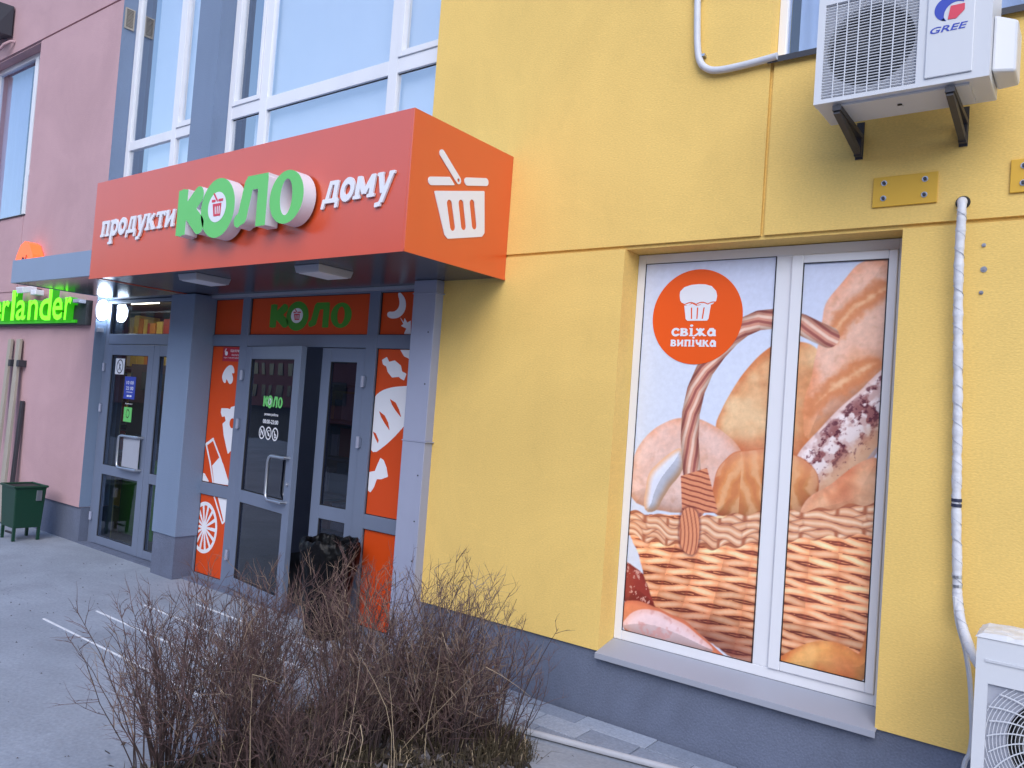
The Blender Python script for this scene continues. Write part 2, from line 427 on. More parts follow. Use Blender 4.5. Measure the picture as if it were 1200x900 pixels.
def extrude_mb(mb, verts, faces, place, depth):
    b = len(mb.v)
    mb.v.extend([place(u, v, 0.0) for u, v in verts])
    cnt = {}
    for f in faces:
        mb.f.append(tuple(b + i for i in f)); mb.mi.append(0)
        for k in range(len(f)):
            a, c = f[k], f[(k + 1) % len(f)]
            cnt[(a, c)] = cnt.get((a, c), 0) + 1
    if depth > 0:
        b2 = len(mb.v)
        mb.v.extend([place(u, v, depth) for u, v in verts])
        for (a, c) in cnt:
            if (c, a) not in cnt:
                mb.f.append((b + c, b + a, b2 + a, b2 + c)); mb.mi.append(1)
    return mb

def front(y):   # plane facing -y
    return lambda u, v, d: (u, y + d, v)
def right(x):   # plane facing +x, u = world y
    return lambda u, v, d: (x - d, u, v)
def shape(name, fn, bb, n, place, depth, mats, parent, mb=None, **k):
    own = mb is None
    mb = mb or MB()
    v, f = contour(fn, bb[0], bb[1], bb[2], bb[3], n)
    extrude_mb(mb, v, f, place, depth)
    ms = list(mats) if isinstance(mats, (list, tuple)) else [mats, mats]
    return mb.build(name, ms, parent, **k) if own else mb

# slab-serif glyphs, x-height 1
def _gl():
    G = {}
    st = lambda x, y0=0, y1=1, w=.24: S(x, y0, x, y1, w)
    ft = lambda x, y=.07, w=.42: S(x - w / 2, y, x + w / 2, y, .15)
    G['п'] = (.95, [st(.2, 0, 1, .26), st(.72), S(.02, .9, .84, .9, .2), ft(.2), ft(.74)])
    G['р'] = (.92, [st(.24, -.5, 1), ft(.22, -.45), S(.04, .93, .3, .93, .15), RING(.5, .5, .28, .38, .22)])
    G['о'] = (.86, [RING(.42, .5, .29, .39, .23)])
    G['д'] = (1.05, [S(.3, .1, .42, .95, .2), st(.76), S(.32, .91, .84, .91, .19), S(.05, .1, 1.0, .1, .2), S(.1, -.25, .14, .1, .18), S(.93, -.25, .93, .1, .18)])
    G['у'] = (.92, [S(.16, .95, .42, .12, .24), S(.78, .98, .42, -.3, .22), S(.0, .93, .32, .93, .15), S(.62, .93, .92, .93, .15), S(.1, -.4, .42, -.36, .2)])
    G['к'] = (.95, [st(.2), ft(.2), S(.04, .93, .3, .93, .15), S(.32, .45, .7, .93, .22), S(.4, .6, .76, .05, .24), ft(.78)])
    G['т'] = (.86, [st(.42), ft(.42), S(.02, .9, .82, .9, .2), S(.06, .7, .06, .95, .12), S(.78, .7, .78, .95, .12)])
    G['и'] = (.98, [st(.2), st(.74), S(.22, .12, .74, .8, .2), S(.02, .93, .3, .93, .15), S(.66, .07, .92, .07, .15)])
    G['м'] = (1.2, [st(.18), st(.98), S(.2, .95, .58, .2, .24), S(.96, .95, .58, .2, .24), ft(.18), ft(.98)])
    G['с'] = (.84, [INT(RING(.46, .5, .33, .4, .23), SUB(RECT(-1, 3, -1, 3), RECT(.52, 2, .3, .72))), S(.66, .62, .66, .9, .14)])
    G['в'] = (.88, [st(.2), RING(.42, .73, .22, .17, .19), RING(.45, .28, .26, .2, .2), S(.04, .93, .3, .93, .15), S(.04, .07, .3, .07, .15)])
    G['і'] = (.5, [st(.25), ft(.25), S(.05, .93, .3, .93, .15), ELL(.25, 1.3, .15, .15)])
    G['ж'] = (1.25, [st(.6), S(.22, .95, .58, .5, .2), S(.98, .95, .62, .5, .2), S(.58, .5, .16, .05, .22), S(.62, .5, 1.04, .05, .22), ft(.12, .07, .3), ft(1.08, .07, .3)])
    G['а'] = (.92, [RING(.38, .42, .25, .32, .22), st(.7, 0, .8), S(.2, .9, .66, .9, .18), S(.6, .07, .88, .07, .15)])
    G['ч'] = (.9, [st(.7), ft(.7), INT(RING(.42, .8, .25, .4, .22), RECT(-1, 3, -1, .95)), S(.02, .93, .3, .93, .15)])
    return G
GL = _gl()
def slab_text(word, x0, x1, zb, xh, shear=0.12, rise=0.0):
    """sdf for a word; baseline zb, x-height xh, letters spread x0..x1"""
    W = sum(GL[c][0] for c in word); sx = (x1 - x0) / W; out = []; pos = 0.0
    for c in word:
        w, parts = GL[c]; fu = U(*parts); p0 = pos
        def f(X, Y, fu=fu, p0=p0):
            v = (Y - zb - rise * (X - x0)) / xh
            u = (X - x0) / sx - p0 - shear * (v - 0.3) * xh / sx
            return fu(u, v) * min(xh, sx)
        out.append((c, f, x0 + p0 * sx, x0 + (p0 + w) * sx)); pos += w
    return out

_txt = {}
def text_mb(s, x0, x1, z0, z1, place, depth=0.002, bold=0.0, mb=None, shear=0.0):
    """built-in font, fitted to a rectangle"""
    cu = bpy.data.curves.new('t', 'FONT'); cu.body = s; cu.offset = bold; cu.resolution_u = 3; cu.shear = shear
    o = bpy.data.objects.new('t', cu); COL.objects.link(o)
    dg = bpy.context.evaluated_depsgraph_get()
    me = bpy.data.meshes.new_from_object(o.evaluated_get(dg))
    V = [(v.co.x, v.co.y) for v in me.vertices]; Fc = [tuple(p.vertices) for p in me.polygons]
    COL.objects.unlink(o); bpy.data.objects.remove(o); bpy.data.curves.remove(cu); bpy.data.meshes.remove(me)
    if not V: return mb or MB()
    a = min(v[0] for v in V); b = max(v[0] for v in V); c = min(v[1] for v in V); d = max(v[1] for v in V)
    V = [(x0 + (x - a) / (b - a) * (x1 - x0), z0 + (y - c) / max(d - c, 1e-6) * (z1 - z0)) for x, y in V]
    ff = []
    for f in Fc:
        ar = sum(V[f[k]][0] * V[f[(k + 1) % len(f)]][1] - V[f[(k + 1) % len(f)]][0] * V[f[k]][1] for k in range(len(f)))
        ff.append(f if ar > 0 else f[::-1])
    mb = mb or MB()
    return extrude_mb(mb, V, ff, place, depth)

def basket_sdf(cx, cz, s):
    """shopping-basket pictogram, s = body width"""
    def f(X, Y):
        u = (X - cx) / s; v = (Y - cz) / s
        body = POLY([(-.5, .32), (.5, .32), (.47, -.52), (-.30, -.52)], 0.0)
        slots = U(CAP(-.18, .1, -.1, -.33, .13), CAP(.06, .1, .1, -.33, .13), CAP(.29, .1, .31, -.33, .13))
        barb = U(S(-.62, .52, -.2, .52, .17), S(.14, .52, .66, .52, .17))
        arm = CAP(-.42, 1.0, 0.02, .5, .13)
        b2 = SUB(barb, CAP(-.42, 1.0, 0.02, .5, .24))
        return U(SUB(body, slots), b2, SUB(arm, ELL(.02, .5, .03, .03)))(u, v) * s
    return f

P={'body': [(-2.475, 1.192), (-2.405, 1.069), (-2.337, 0.914), (-2.251, 0.741), (-2.087, 0.687), (-1.93, 0.643), (-1.745, 0.563), (-1.586, 0.541), (-1.378, 0.565), (-1.181, 0.601),
          (-1.035, 0.652), (-0.977, 0.792), (-0.966, 1.072), (-0.965, 1.547), (-1.23, 1.453), (-1.672, 1.406), (-1.997, 1.376), (-2.483, 1.309)],
 'bread_a': [(-1.932, 1.959), (-1.877, 2.09), (-1.818, 2.188), (-1.73, 2.317), (-1.641, 2.412), (-1.522, 2.475), (-1.432, 2.468), (-1.357, 2.431), (-1.318, 2.372), (-1.3, 2.18),
             (-1.325, 1.882), (-1.418, 1.725), (-1.69, 1.697), (-1.861, 1.837)],
 'bread_b': [(-1.376, 1.878), (-1.396, 2.1), (-1.349, 2.297), (-1.325, 2.432), (-1.323, 2.581), (-1.294, 2.7), (-1.236, 2.802), (-1.157, 2.887), (-1.065, 2.94), (-0.961, 2.963),
             (-0.914, 2.309), (-1.131, 2.158), (-1.261, 2.005)],
 'bread_r': [(-1.375, 1.492), (-1.336, 1.571), (-1.24, 1.626), (-1.135, 1.725), (-1.057, 1.79), (-0.967, 1.828), (-0.949, 1.493), (-1.371, 1.433)],
 'croiss': [(-1.904, 1.373), (-1.921, 1.498), (-1.92, 1.609), (-1.885, 1.708), (-1.792, 1.78), (-1.635, 1.818), (-1.453, 1.811), (-1.317, 1.735), (-1.295, 1.649), (-1.308, 1.574),
            (-1.375, 1.492), (-1.46, 1.436)],
 'darkloaf': [(-2.514, 1.0), (-2.455, 0.984), (-2.357, 0.927), (-2.257, 0.814), (-2.215, 0.741), (-2.381, 0.748), (-2.503, 0.74)],
 'flour': [(-2.503, 0.731), (-2.381, 0.756), (-2.215, 0.733), (-2.071, 0.707), (-1.947, 0.639), (-1.843, 0.585), (-1.742, 0.525), (-2.111, 0.522), (-2.487, 0.533)],
 'flour_hi': [(-2.483, 0.601), (-2.395, 0.687), (-2.25, 0.725), (-2.087, 0.687), (-1.946, 0.624), (-1.825, 0.559), (-2.06, 0.55), (-2.329, 0.552), (-2.481, 0.576)],
 'handle': [(-1.282, 2.499), (-1.348, 2.529), (-1.439, 2.574), (-1.53, 2.605), (-1.607, 2.611), (-1.7, 2.603), (-1.794, 2.561), (-1.871, 2.497), (-1.949, 2.408), (-2.026, 2.293),
            (-2.077, 2.161), (-2.102, 2.013), (-2.099, 1.85), (-2.072, 1.657), (-2.048, 1.563), (-2.026, 1.421)],
 'muf_bot': [(-2.19, 2.701), (-2.166, 2.698), (-2.139, 2.712), (-2.111, 2.697), (-2.08, 2.702), (-2.062, 2.718), (-2.034, 2.703), (-2.015, 2.702), (-2.025, 2.617), (-2.032, 2.607),
             (-2.163, 2.607), (-2.174, 2.616)],
 'muf_top': [(-2.226, 2.772), (-2.224, 2.795), (-2.198, 2.82), (-2.152, 2.833), (-2.105, 2.836), (-2.059, 2.833), (-2.016, 2.82), (-1.987, 2.79), (-1.978, 2.761), (-1.983, 2.729),
             (-2.005, 2.711), (-2.035, 2.712), (-2.063, 2.731), (-2.081, 2.713), (-2.112, 2.709), (-2.14, 2.726), (-2.166, 2.708), (-2.198, 2.712), (-2.22, 2.739)],
 'orange_b': [(-1.447, 0.606), (-1.413, 0.658), (-1.329, 0.722), (-1.219, 0.774), (-1.123, 0.785), (-1.054, 0.745), (-1.0, 0.731), (-0.961, 0.99), (-0.94, 0.58), (-1.444, 0.562)],
 'rim_bot': [(-2.489, 1.181), (-2.337, 1.155), (-2.104, 1.167), (-1.9, 1.184), (-1.724, 1.229), (-1.511, 1.286), (-1.294, 1.342), (-1.089, 1.385), (-0.945, 1.417)],
 'rim_top': [(-2.501, 1.341), (-2.35, 1.336), (-2.133, 1.341), (-1.913, 1.38), (-1.736, 1.42), (-1.522, 1.465), (-1.303, 1.504), (-1.098, 1.558), (-0.955, 1.597)],
 'round_in': [(-2.368, 1.576), (-2.285, 1.702), (-2.199, 1.759), (-2.147, 1.781), (-2.138, 1.65), (-2.268, 1.471), (-2.297, 1.368), (-2.389, 1.356)],
 'round_l': [(-2.505, 1.647), (-2.441, 1.806), (-2.319, 1.916), (-2.196, 1.971), (-2.073, 1.974), (-1.95, 1.934), (-1.847, 1.87), (-1.76, 1.783), (-1.706, 1.695), (-1.681, 1.543),
             (-1.738, 1.443), (-2.482, 1.343)],
 'rustic': [(-1.44, 1.722), (-1.395, 1.831), (-1.288, 1.974), (-1.183, 2.097), (-1.079, 2.204), (-0.967, 2.322), (-0.917, 2.366), (-0.903, 1.973), (-0.984, 1.911), (-1.155, 1.608),
            (-1.371, 1.433), (-1.427, 1.5)],
 'slash1': [(-1.279, 2.447), (-1.291, 2.521), (-1.228, 2.654), (-1.136, 2.74), (-1.044, 2.795), (-0.965, 2.799), (-0.975, 2.735), (-1.077, 2.665), (-1.182, 2.58), (-1.246, 2.477)],
 'slash2': [(-1.37, 2.027), (-1.368, 2.117), (-1.275, 2.24), (-1.168, 2.331), (-1.062, 2.377), (-0.982, 2.364), (-1.07, 2.276), (-1.187, 2.185), (-1.295, 2.106)],
 'sticker': [(-2.097, 2.628), (-2.408, 2.607), (-1.805, 2.632), (-2.118, 2.935), (-2.111, 2.324)],
 'tail': [(-2.112, 1.409), (-2.007, 1.399), (-2.006, 1.135), (-2.084, 1.138), (-2.116, 1.214)],
 'txt1': [(-2.266, 2.534), (-1.963, 2.534), (-1.961, 2.507), (-2.264, 2.561)],
 'txt2': [(-2.268, 2.46), (-1.958, 2.469), (-1.956, 2.441), (-2.266, 2.484)],
 'wrap': [(-2.134, 1.602), (-1.975, 1.667), (-1.943, 1.575), (-1.891, 1.415), (-2.11, 1.385)]}
I={'arc': [(-4.771, 2.861), (-4.735, 2.854), (-4.676, 2.795), (-4.672, 2.715), (-4.729, 2.658), (-4.817, 2.648), (-4.876, 2.666), (-4.872, 2.701), (-4.798, 2.694), (-4.745, 2.728),
         (-4.735, 2.785)],
 'bit': [(-4.692, 2.389), (-4.581, 2.379), (-4.574, 2.312), (-4.639, 2.333)],
 'bottle2': [(-7.113, 0.857), (-6.926, 0.86), (-6.931, 0.69), (-6.974, 0.619)],
 'bottle2l': [(-7.178, 0.851), (-7.002, 0.609), (-6.958, 0.644)],
 'bottle_fill': [(-7.259, 1.158), (-7.146, 1.25), (-7.079, 1.199), (-6.937, 1.0), (-7.199, 0.993)],
 'bottle_line': [(-7.399, 1.367), (-7.284, 1.429), (-7.261, 1.408), (-7.185, 1.31), (-7.011, 1.177)],
 'bottle_line2': [(-7.399, 1.367), (-7.338, 1.343), (-7.298, 1.177), (-7.261, 1.065), (-7.219, 0.988)],
 'candy': [(-4.893, 2.291), (-4.846, 2.313), (-4.817, 2.273), (-4.749, 2.286), (-4.677, 2.247), (-4.656, 2.197), (-4.607, 2.181), (-4.625, 2.135), (-4.658, 2.146), (-4.684, 2.162),
           (-4.763, 2.154), (-4.817, 2.198), (-4.838, 2.243), (-4.881, 2.26)],
 'candy2': [(-4.952, 1.332), (-4.878, 1.349), (-4.852, 1.409), (-4.825, 1.463), (-4.791, 1.449), (-4.753, 1.396), (-4.729, 1.327), (-4.799, 1.3), (-4.856, 1.294), (-4.881, 1.225),
            (-4.917, 1.177), (-4.944, 1.189)],
 'cheese': [(-7.184, 1.71), (-7.18, 1.751), (-7.07, 1.755), (-7.03, 1.748), (-7.014, 1.772), (-6.947, 1.787), (-6.942, 1.816), (-6.895, 1.827), (-6.89, 1.586), (-6.909, 1.38),
            (-7.006, 1.309), (-7.101, 1.485), (-7.137, 1.597), (-7.087, 1.63), (-7.109, 1.68), (-7.158, 1.671)],
 'cheese_hole': [(-6.976, 1.614)],
 'cut1': [(-4.767, 1.965), (-4.7, 1.939), (-4.654, 1.885), (-4.624, 1.825), (-4.693, 1.877), (-4.738, 1.92)],
 'cut2': [(-4.886, 1.857), (-4.816, 1.824), (-4.77, 1.77), (-4.747, 1.709), (-4.809, 1.762), (-4.856, 1.81)],
 'cut3': [(-4.941, 1.68), (-4.906, 1.668), (-4.867, 1.614), (-4.872, 1.59), (-4.91, 1.633)],
 'kolo_t': [(-6.413, 2.564), (-6.444, 2.796), (-5.411, 2.794), (-5.386, 2.58), (-6.054, 2.67), (-6.065, 2.756), (-6.044, 2.588), (-6.132, 2.671)],
 'leaf': [(-4.721, 2.652), (-4.676, 2.606), (-4.672, 2.646), (-4.636, 2.606), (-4.599, 2.623), (-4.587, 2.509), (-4.666, 2.509), (-4.639, 2.56), (-4.705, 2.584), (-4.675, 2.595)],
 'left_bit': [(-7.438, 1.069), (-7.384, 1.063), (-7.302, 0.996), (-7.425, 0.988)],
 'loaf': [(-4.96, 1.961), (-4.883, 2.022), (-4.765, 2.056), (-4.646, 2.07), (-4.549, 2.076), (-4.523, 1.837), (-4.628, 1.718), (-4.774, 1.593), (-4.948, 1.486), (-4.996, 1.72)],
 'mushroom': [(-7.206, 2.046), (-7.218, 2.084), (-7.186, 2.14), (-7.126, 2.188), (-7.068, 2.196), (-7.025, 2.167), (-7.012, 2.122), (-7.031, 2.117), (-7.052, 2.128), (-7.055, 2.105),
              (-7.031, 2.075), (-7.031, 2.029), (-7.067, 2.005), (-7.095, 2.019), (-7.12, 2.049), (-7.147, 2.057), (-7.148, 2.017), (-7.175, 2.016)],
 'slice_c': [(-7.303, 0.522), (-7.086, 0.568), (-7.373, 0.783), (-7.295, 0.265)]}

# ================================================================== GROUND
def struct(o, **k): o['kind'] = 'structure'; return tag(o, **k)
struct(MB().add([(-220, -220, -0.008), (220, -220, -0.008), (220, 220, -0.008), (-220, 220, -0.008)], [(0, 1, 2, 3)]).build('ground', M['asphalt']))
def sheet(x0, x1, y0, y1, z, nx, ny, amp=0.0, seed=3):
    r = np.random.RandomState(seed); mb = MB()
    V = [(x0 + (x1 - x0) * i / nx, y0 + (y1 - y0) * j / ny, z + (amp * r.rand() if 0 < i < nx and 0 < j < ny else 0)) for i in range(nx + 1) for j in range(ny + 1)]
    F = [(i * (ny + 1) + j, (i + 1) * (ny + 1) + j, (i + 1) * (ny + 1) + j + 1, i * (ny + 1) + j + 1) for i in range(nx) for j in range(ny)]
    return mb.add(V, F)
pav = struct(sheet(-32, 14, -9, 0.06, -0.004, 92, 18, 0.003).build('pavement', M['concrete'], smooth=False))
for i, (y, xa, xb) in enumerate(((-1.56, -6.76, -4.3), (-1.15, -6.74, -4.35), (-0.76, -6.69, -4.45), (-0.40, -6.47, -4.7))):
    struct(B(xa, xb, y - .0075, y + .0075, -0.02, 0.003).build('ground_line', M['paint']))

# slab strip along the plinth, its sand bed and the kerb
_ky = lambda x: -0.517 + (x + 2.777) * 0.2126
strip = struct(MB().hexa([(-4.15, max(-.8, _ky(-4.15)), -.03), (-.42, _ky(-.42), -.03), (-.42, .02, -.03), (-4.15, .02, -.03), (-4.15, max(-.8, _ky(-4.15)), .004), (-.42, _ky(-.42), .004), (-.42, .02, .004), (-4.15, .02, .004)]).build('paving_strip', M['joint']))
ORG[strip] = Vector((0, 0, 0))
def kerb_y(x): return -0.517 + (x + 2.777) * 0.2126
r2 = random.Random(5)
for row, (ya, yb, w, off) in enumerate(((-.172, -.012, .50, .1), (-.362, -.178, .335, 0.02), (-.555, -.368, .335, .18))):
    x = -4.13 + off * .5
    while x < -.9:
        x1 = x + w - .007
        if row < 2 or kerb_y(x1) < -.37:
            ka = max(ya, kerb_y(x) + .02); kb = max(ya, kerb_y(x1) + .02)
            if ka < yb - .02 and kb < yb - .02:
                zt = .018 + r2.uniform(-.002, .003)
                o = MB().hexa([(x, ka, .004), (x1, kb, .004), (x1, yb, .004), (x, yb, .004), (x, ka, zt), (x1, kb, zt), (x1, yb, zt + r2.uniform(0, .003)), (x, yb, zt)]).build('paving_slab', M['slab2'] if r2.random() < .3 else M['slab'], strip, bevel=.003)
        x += w
kb = MB().tube([(x, kerb_y(x), .022) for x in np.arange(-4.2, -.35, .1)], .019, 8)
struct(kb.build('kerb', M['kerb'], smooth=True))

# planting bed
def bed_inside(x, y):
    return POLY([(-3.75, -3.6), (-3.72, -2.1), (-3.88, -1.45), (-3.75, -.85), (-3.2, -.62), (-2.62, -.62), (-2.42, -.85), (-2.38, -1.3), (-2.3, -2.2), (-2.35, -3.6)])(np.array([[x]]), np.array([[y]]))[0, 0]
bx = np.linspace(-4.4, -2.2, 90); by = np.linspace(-3.6, -.5, 120)
BX, BY = np.meshgrid(bx, by, indexing='ij')
BD = POLY([(-3.75, -3.6), (-3.72, -2.1), (-3.88, -1.45), (-3.75, -.85), (-3.2, -.62), (-2.62, -.62), (-2.42, -.85), (-2.38, -1.3), (-2.3, -2.2), (-2.35, -3.6)])(BX, BY)
nr = np.random.RandomState(2)
BD = BD + nr.rand(*BD.shape) * .03
BZ = np.where(BD < 0, np.minimum(.07, -BD * .22) + nr.rand(*BD.shape) * .014, -0.03)
mb = MB(); nyb = len(by)
mb.v = [(float(BX[i, j]), float(BY[i, j]), float(BZ[i, j])) for i in range(len(bx)) for j in range(nyb)]
for i in range(len(bx) - 1):
    for j in range(nyb - 1):
        if min(BD[i, j], BD[i + 1, j], BD[i, j + 1], BD[i + 1, j + 1]) < 0:
            mb.f.append((i * nyb + j, (i + 1) * nyb + j, (i + 1) * nyb + j + 1, i * nyb + j + 1)); mb.mi.append(0)
struct(mb.build('planting_bed', M['soil'], smooth=False))
def bedz(x, y):
    i = int(np.clip(np.searchsorted(bx, x), 0, len(bx) - 1)); j = int(np.clip(np.searchsorted(by, y), 0, nyb - 1))
    return float(BZ[i, j])
def inbed(x, y):
    i = int(np.clip(np.searchsorted(bx, x), 0, len(bx) - 1)); j = int(np.clip(np.searchsorted(by, y), 0, nyb - 1))
    return BD[i, j] < -.01

# ================================================================== YELLOW BUILDING
yb = thing('yellow_building', 'yellow stuccoed apartment block on a dark grey plinth, right of the grocery entrance', 'building', (-4.38, 0, 0))
WX0, WX1, WZ0, WZ1 = -2.545, -0.885, 0.4425, 3.055      # poster window opening
JX = -1.640
def yfn(x, z):
    if WX0 < x < WX1 and WZ0 < z < WZ1: return None
    if -1.66 < x < 0.9 and 4.135 < z < 6.2: return None
    if WZ1 < z < WZ1 + .022: return .02 if not (WX0 < x < WX1) else .02
    if JX - .011 < x < JX + .011 and z > WZ1 + .022: return .02
    if 6.5 < z < 6.522: return .02
    if 3.0 < x < 3.022 : return .02
    return 0.0
xs = [-4.38, WX0, JX - .011, JX + .011, WX1, .9, 3.0, 3.022, 6.0]; xs = sorted(set(xs + [-1.66]))
zs = sorted({WZ0, WZ1, WZ1 + .022, 4.135, 6.2, 6.5, 6.522, 9.5})
relief(MB(), xs, zs, yfn).build('wall', M['yellow'], yb)
pm = B(-4.38, 6.0, 0.022, .35, -.02, .4420)
pm.build('plinth', M['plinth'], yb)
B(-4.38, 6.0, .35, .40, 0.0, 9.5).build('inner_wall', M['room_dark'], yb)
# poster window
w = frame_mb(WX0 + .001, WX1 - .001, .492, WZ1 - .004, .058, .05, .062, .062, .195, .27)
w.box(-1.61, -1.516, .197, .268, .554, 2.989)
win = w.build('window', M['white'], yb, bevel=.004)
sash = frame_mb(-1.514, -.937, .556, 2.987, .068, .046, .055, .05, .180, .262).build('sash', M['white'], win, bevel=.005)
g = frame_mb(-2.487, -1.611, .555, 2.990, .004, .004, .004, .004, .194, .2)
frame_mb(-1.446, -.983, .611, 2.937, .004, .004, .004, .004, .179, .19, mb=g)
g.build('gasket', M['gasket'], win)
ms = MB()
ms.hexa([(-2.545, -.035, .432), (-.875, -.035, .432), (-.875, .2, .474), (-2.545, .2, .474), (-2.545, -.035, .440), (-.875, -.035, .440), (-.875, .2, .491), (-2.545, .2, .491)])
ms.box(-2.545, -.875, -.038, -.0352, .405, .4405)
ms.build('sill', M['sill'], win, bevel=.002)
# upper window behind the air conditioner
w = frame_mb(-1.659, .899, 4.137, 6.199, .05, .06, .06, .06, .12, .19)
w.box(-.40, -.31, .122, .188, 4.197, 6.139)
w2 = w.build('window', M['white'], yb, bevel=.004)
B(-1.609, -.40, .15, .156, 4.197, 6.139).build('pane', M['glass_side'], w2)
B(-.31, .839, .15, .156, 4.197, 6.139).build('pane', M['glass_side'], w2)
cm = MB()
def curtain(mb, x0, x1, y, z0, z1, n, amp=.02):
    P = [(x0 + (x1 - x0) * i / n, y + amp * math.sin(i * 1.9) + amp * .6 * math.sin(i * .77)) for i in range(n + 1)]
    v = [(p[0], p[1], z0) for p in P] + [(p[0], p[1], z1) for p in P]
    mb.add(v, [(i, i + 1, n + 2 + i, n + 1 + i) for i in range(n)]); return mb
curtain(cm, -1.58, .85, .27, 4.15, 6.18, 90, .008).build('curtain', M['curtain'], w2, smooth=True)
s = MB(); s.hexa([(-1.66, -.03, 4.118), (.9, -.03, 4.118), (.9, .12, 4.128), (-1.66, .12, 4.128), (-1.66, -.03, 4.124), (.9, -.03, 4.124), (.9, .12, 4.1345), (-1.66, .12, 4.1345)])
s.box(-1.66, .9, -.033, -.0303, 4.09, 4.1245); s.build('sill', M['iron'], w2)

def chaikin(p_, n=2):
    for _ in range(n):
        q_ = []
        for i in range(len(p_)):
            a_, b_ = p_[i], p_[(i + 1) % len(p_)]
            q_ += [(a_[0] * .75 + b_[0] * .25, a_[1] * .75 + b_[1] * .25), (a_[0] * .25 + b_[0] * .75, a_[1] * .25 + b_[1] * .75)]
        p_ = q_
    return p_
for k_ in ('bread_a', 'bread_b', 'rustic', 'round_l', 'round_in', 'croiss', 'bread_r', 'flour', 'flour_hi', 'orange_b', 'darkloaf', 'slash1', 'slash2', 'tail'):
    P[k_] = chaikin(P[k_])
for k_ in ('mushroom', 'loaf', 'arc'): I[k_] = chaikin(I[k_])
# ------------------------------------------------------------------ printed window film
def L3(c): return np.array(lin(c))
def vnoise(X, Z, sc, seed):
    r = np.random.RandomState(seed); G = r.rand(64, 64)
    u = X * sc + 100.3; v = Z * sc + 50.7; i = np.floor(u).astype(int); j = np.floor(v).astype(int); fu = u - i; fv = v - j
    fu = fu * fu * (3 - 2 * fu); fv = fv * fv * (3 - 2 * fv)
    a = G[i % 64, j % 64]; b = G[(i + 1) % 64, j % 64]; c = G[i % 64, (j + 1) % 64]; d = G[(i + 1) % 64, (j + 1) % 64]
    return (a * (1 - fu) + b * fu) * (1 - fv) + (c * (1 - fu) + d * fu) * fv
def _fbm(X, Z, sc, seed): return vnoise(X, Z, sc, seed) * .5 + vnoise(X, Z, sc * 2.1, seed + 1) * .3 + vnoise(X, Z, sc * 4.3, seed + 2) * .2
def fbm(X, Z, sc, seed):
    c_, s_ = math.cos(.6), math.sin(.6)
    return _fbm(X * c_ - Z * s_, X * s_ + Z * c_, sc, seed)
def mixc(C, c, a): return C * (1 - a[..., None]) + c * a[..., None]
def sm(x, a, b): t = np.clip((x - a) / (b - a), 0, 1); return t * t * (3 - 2 * t)
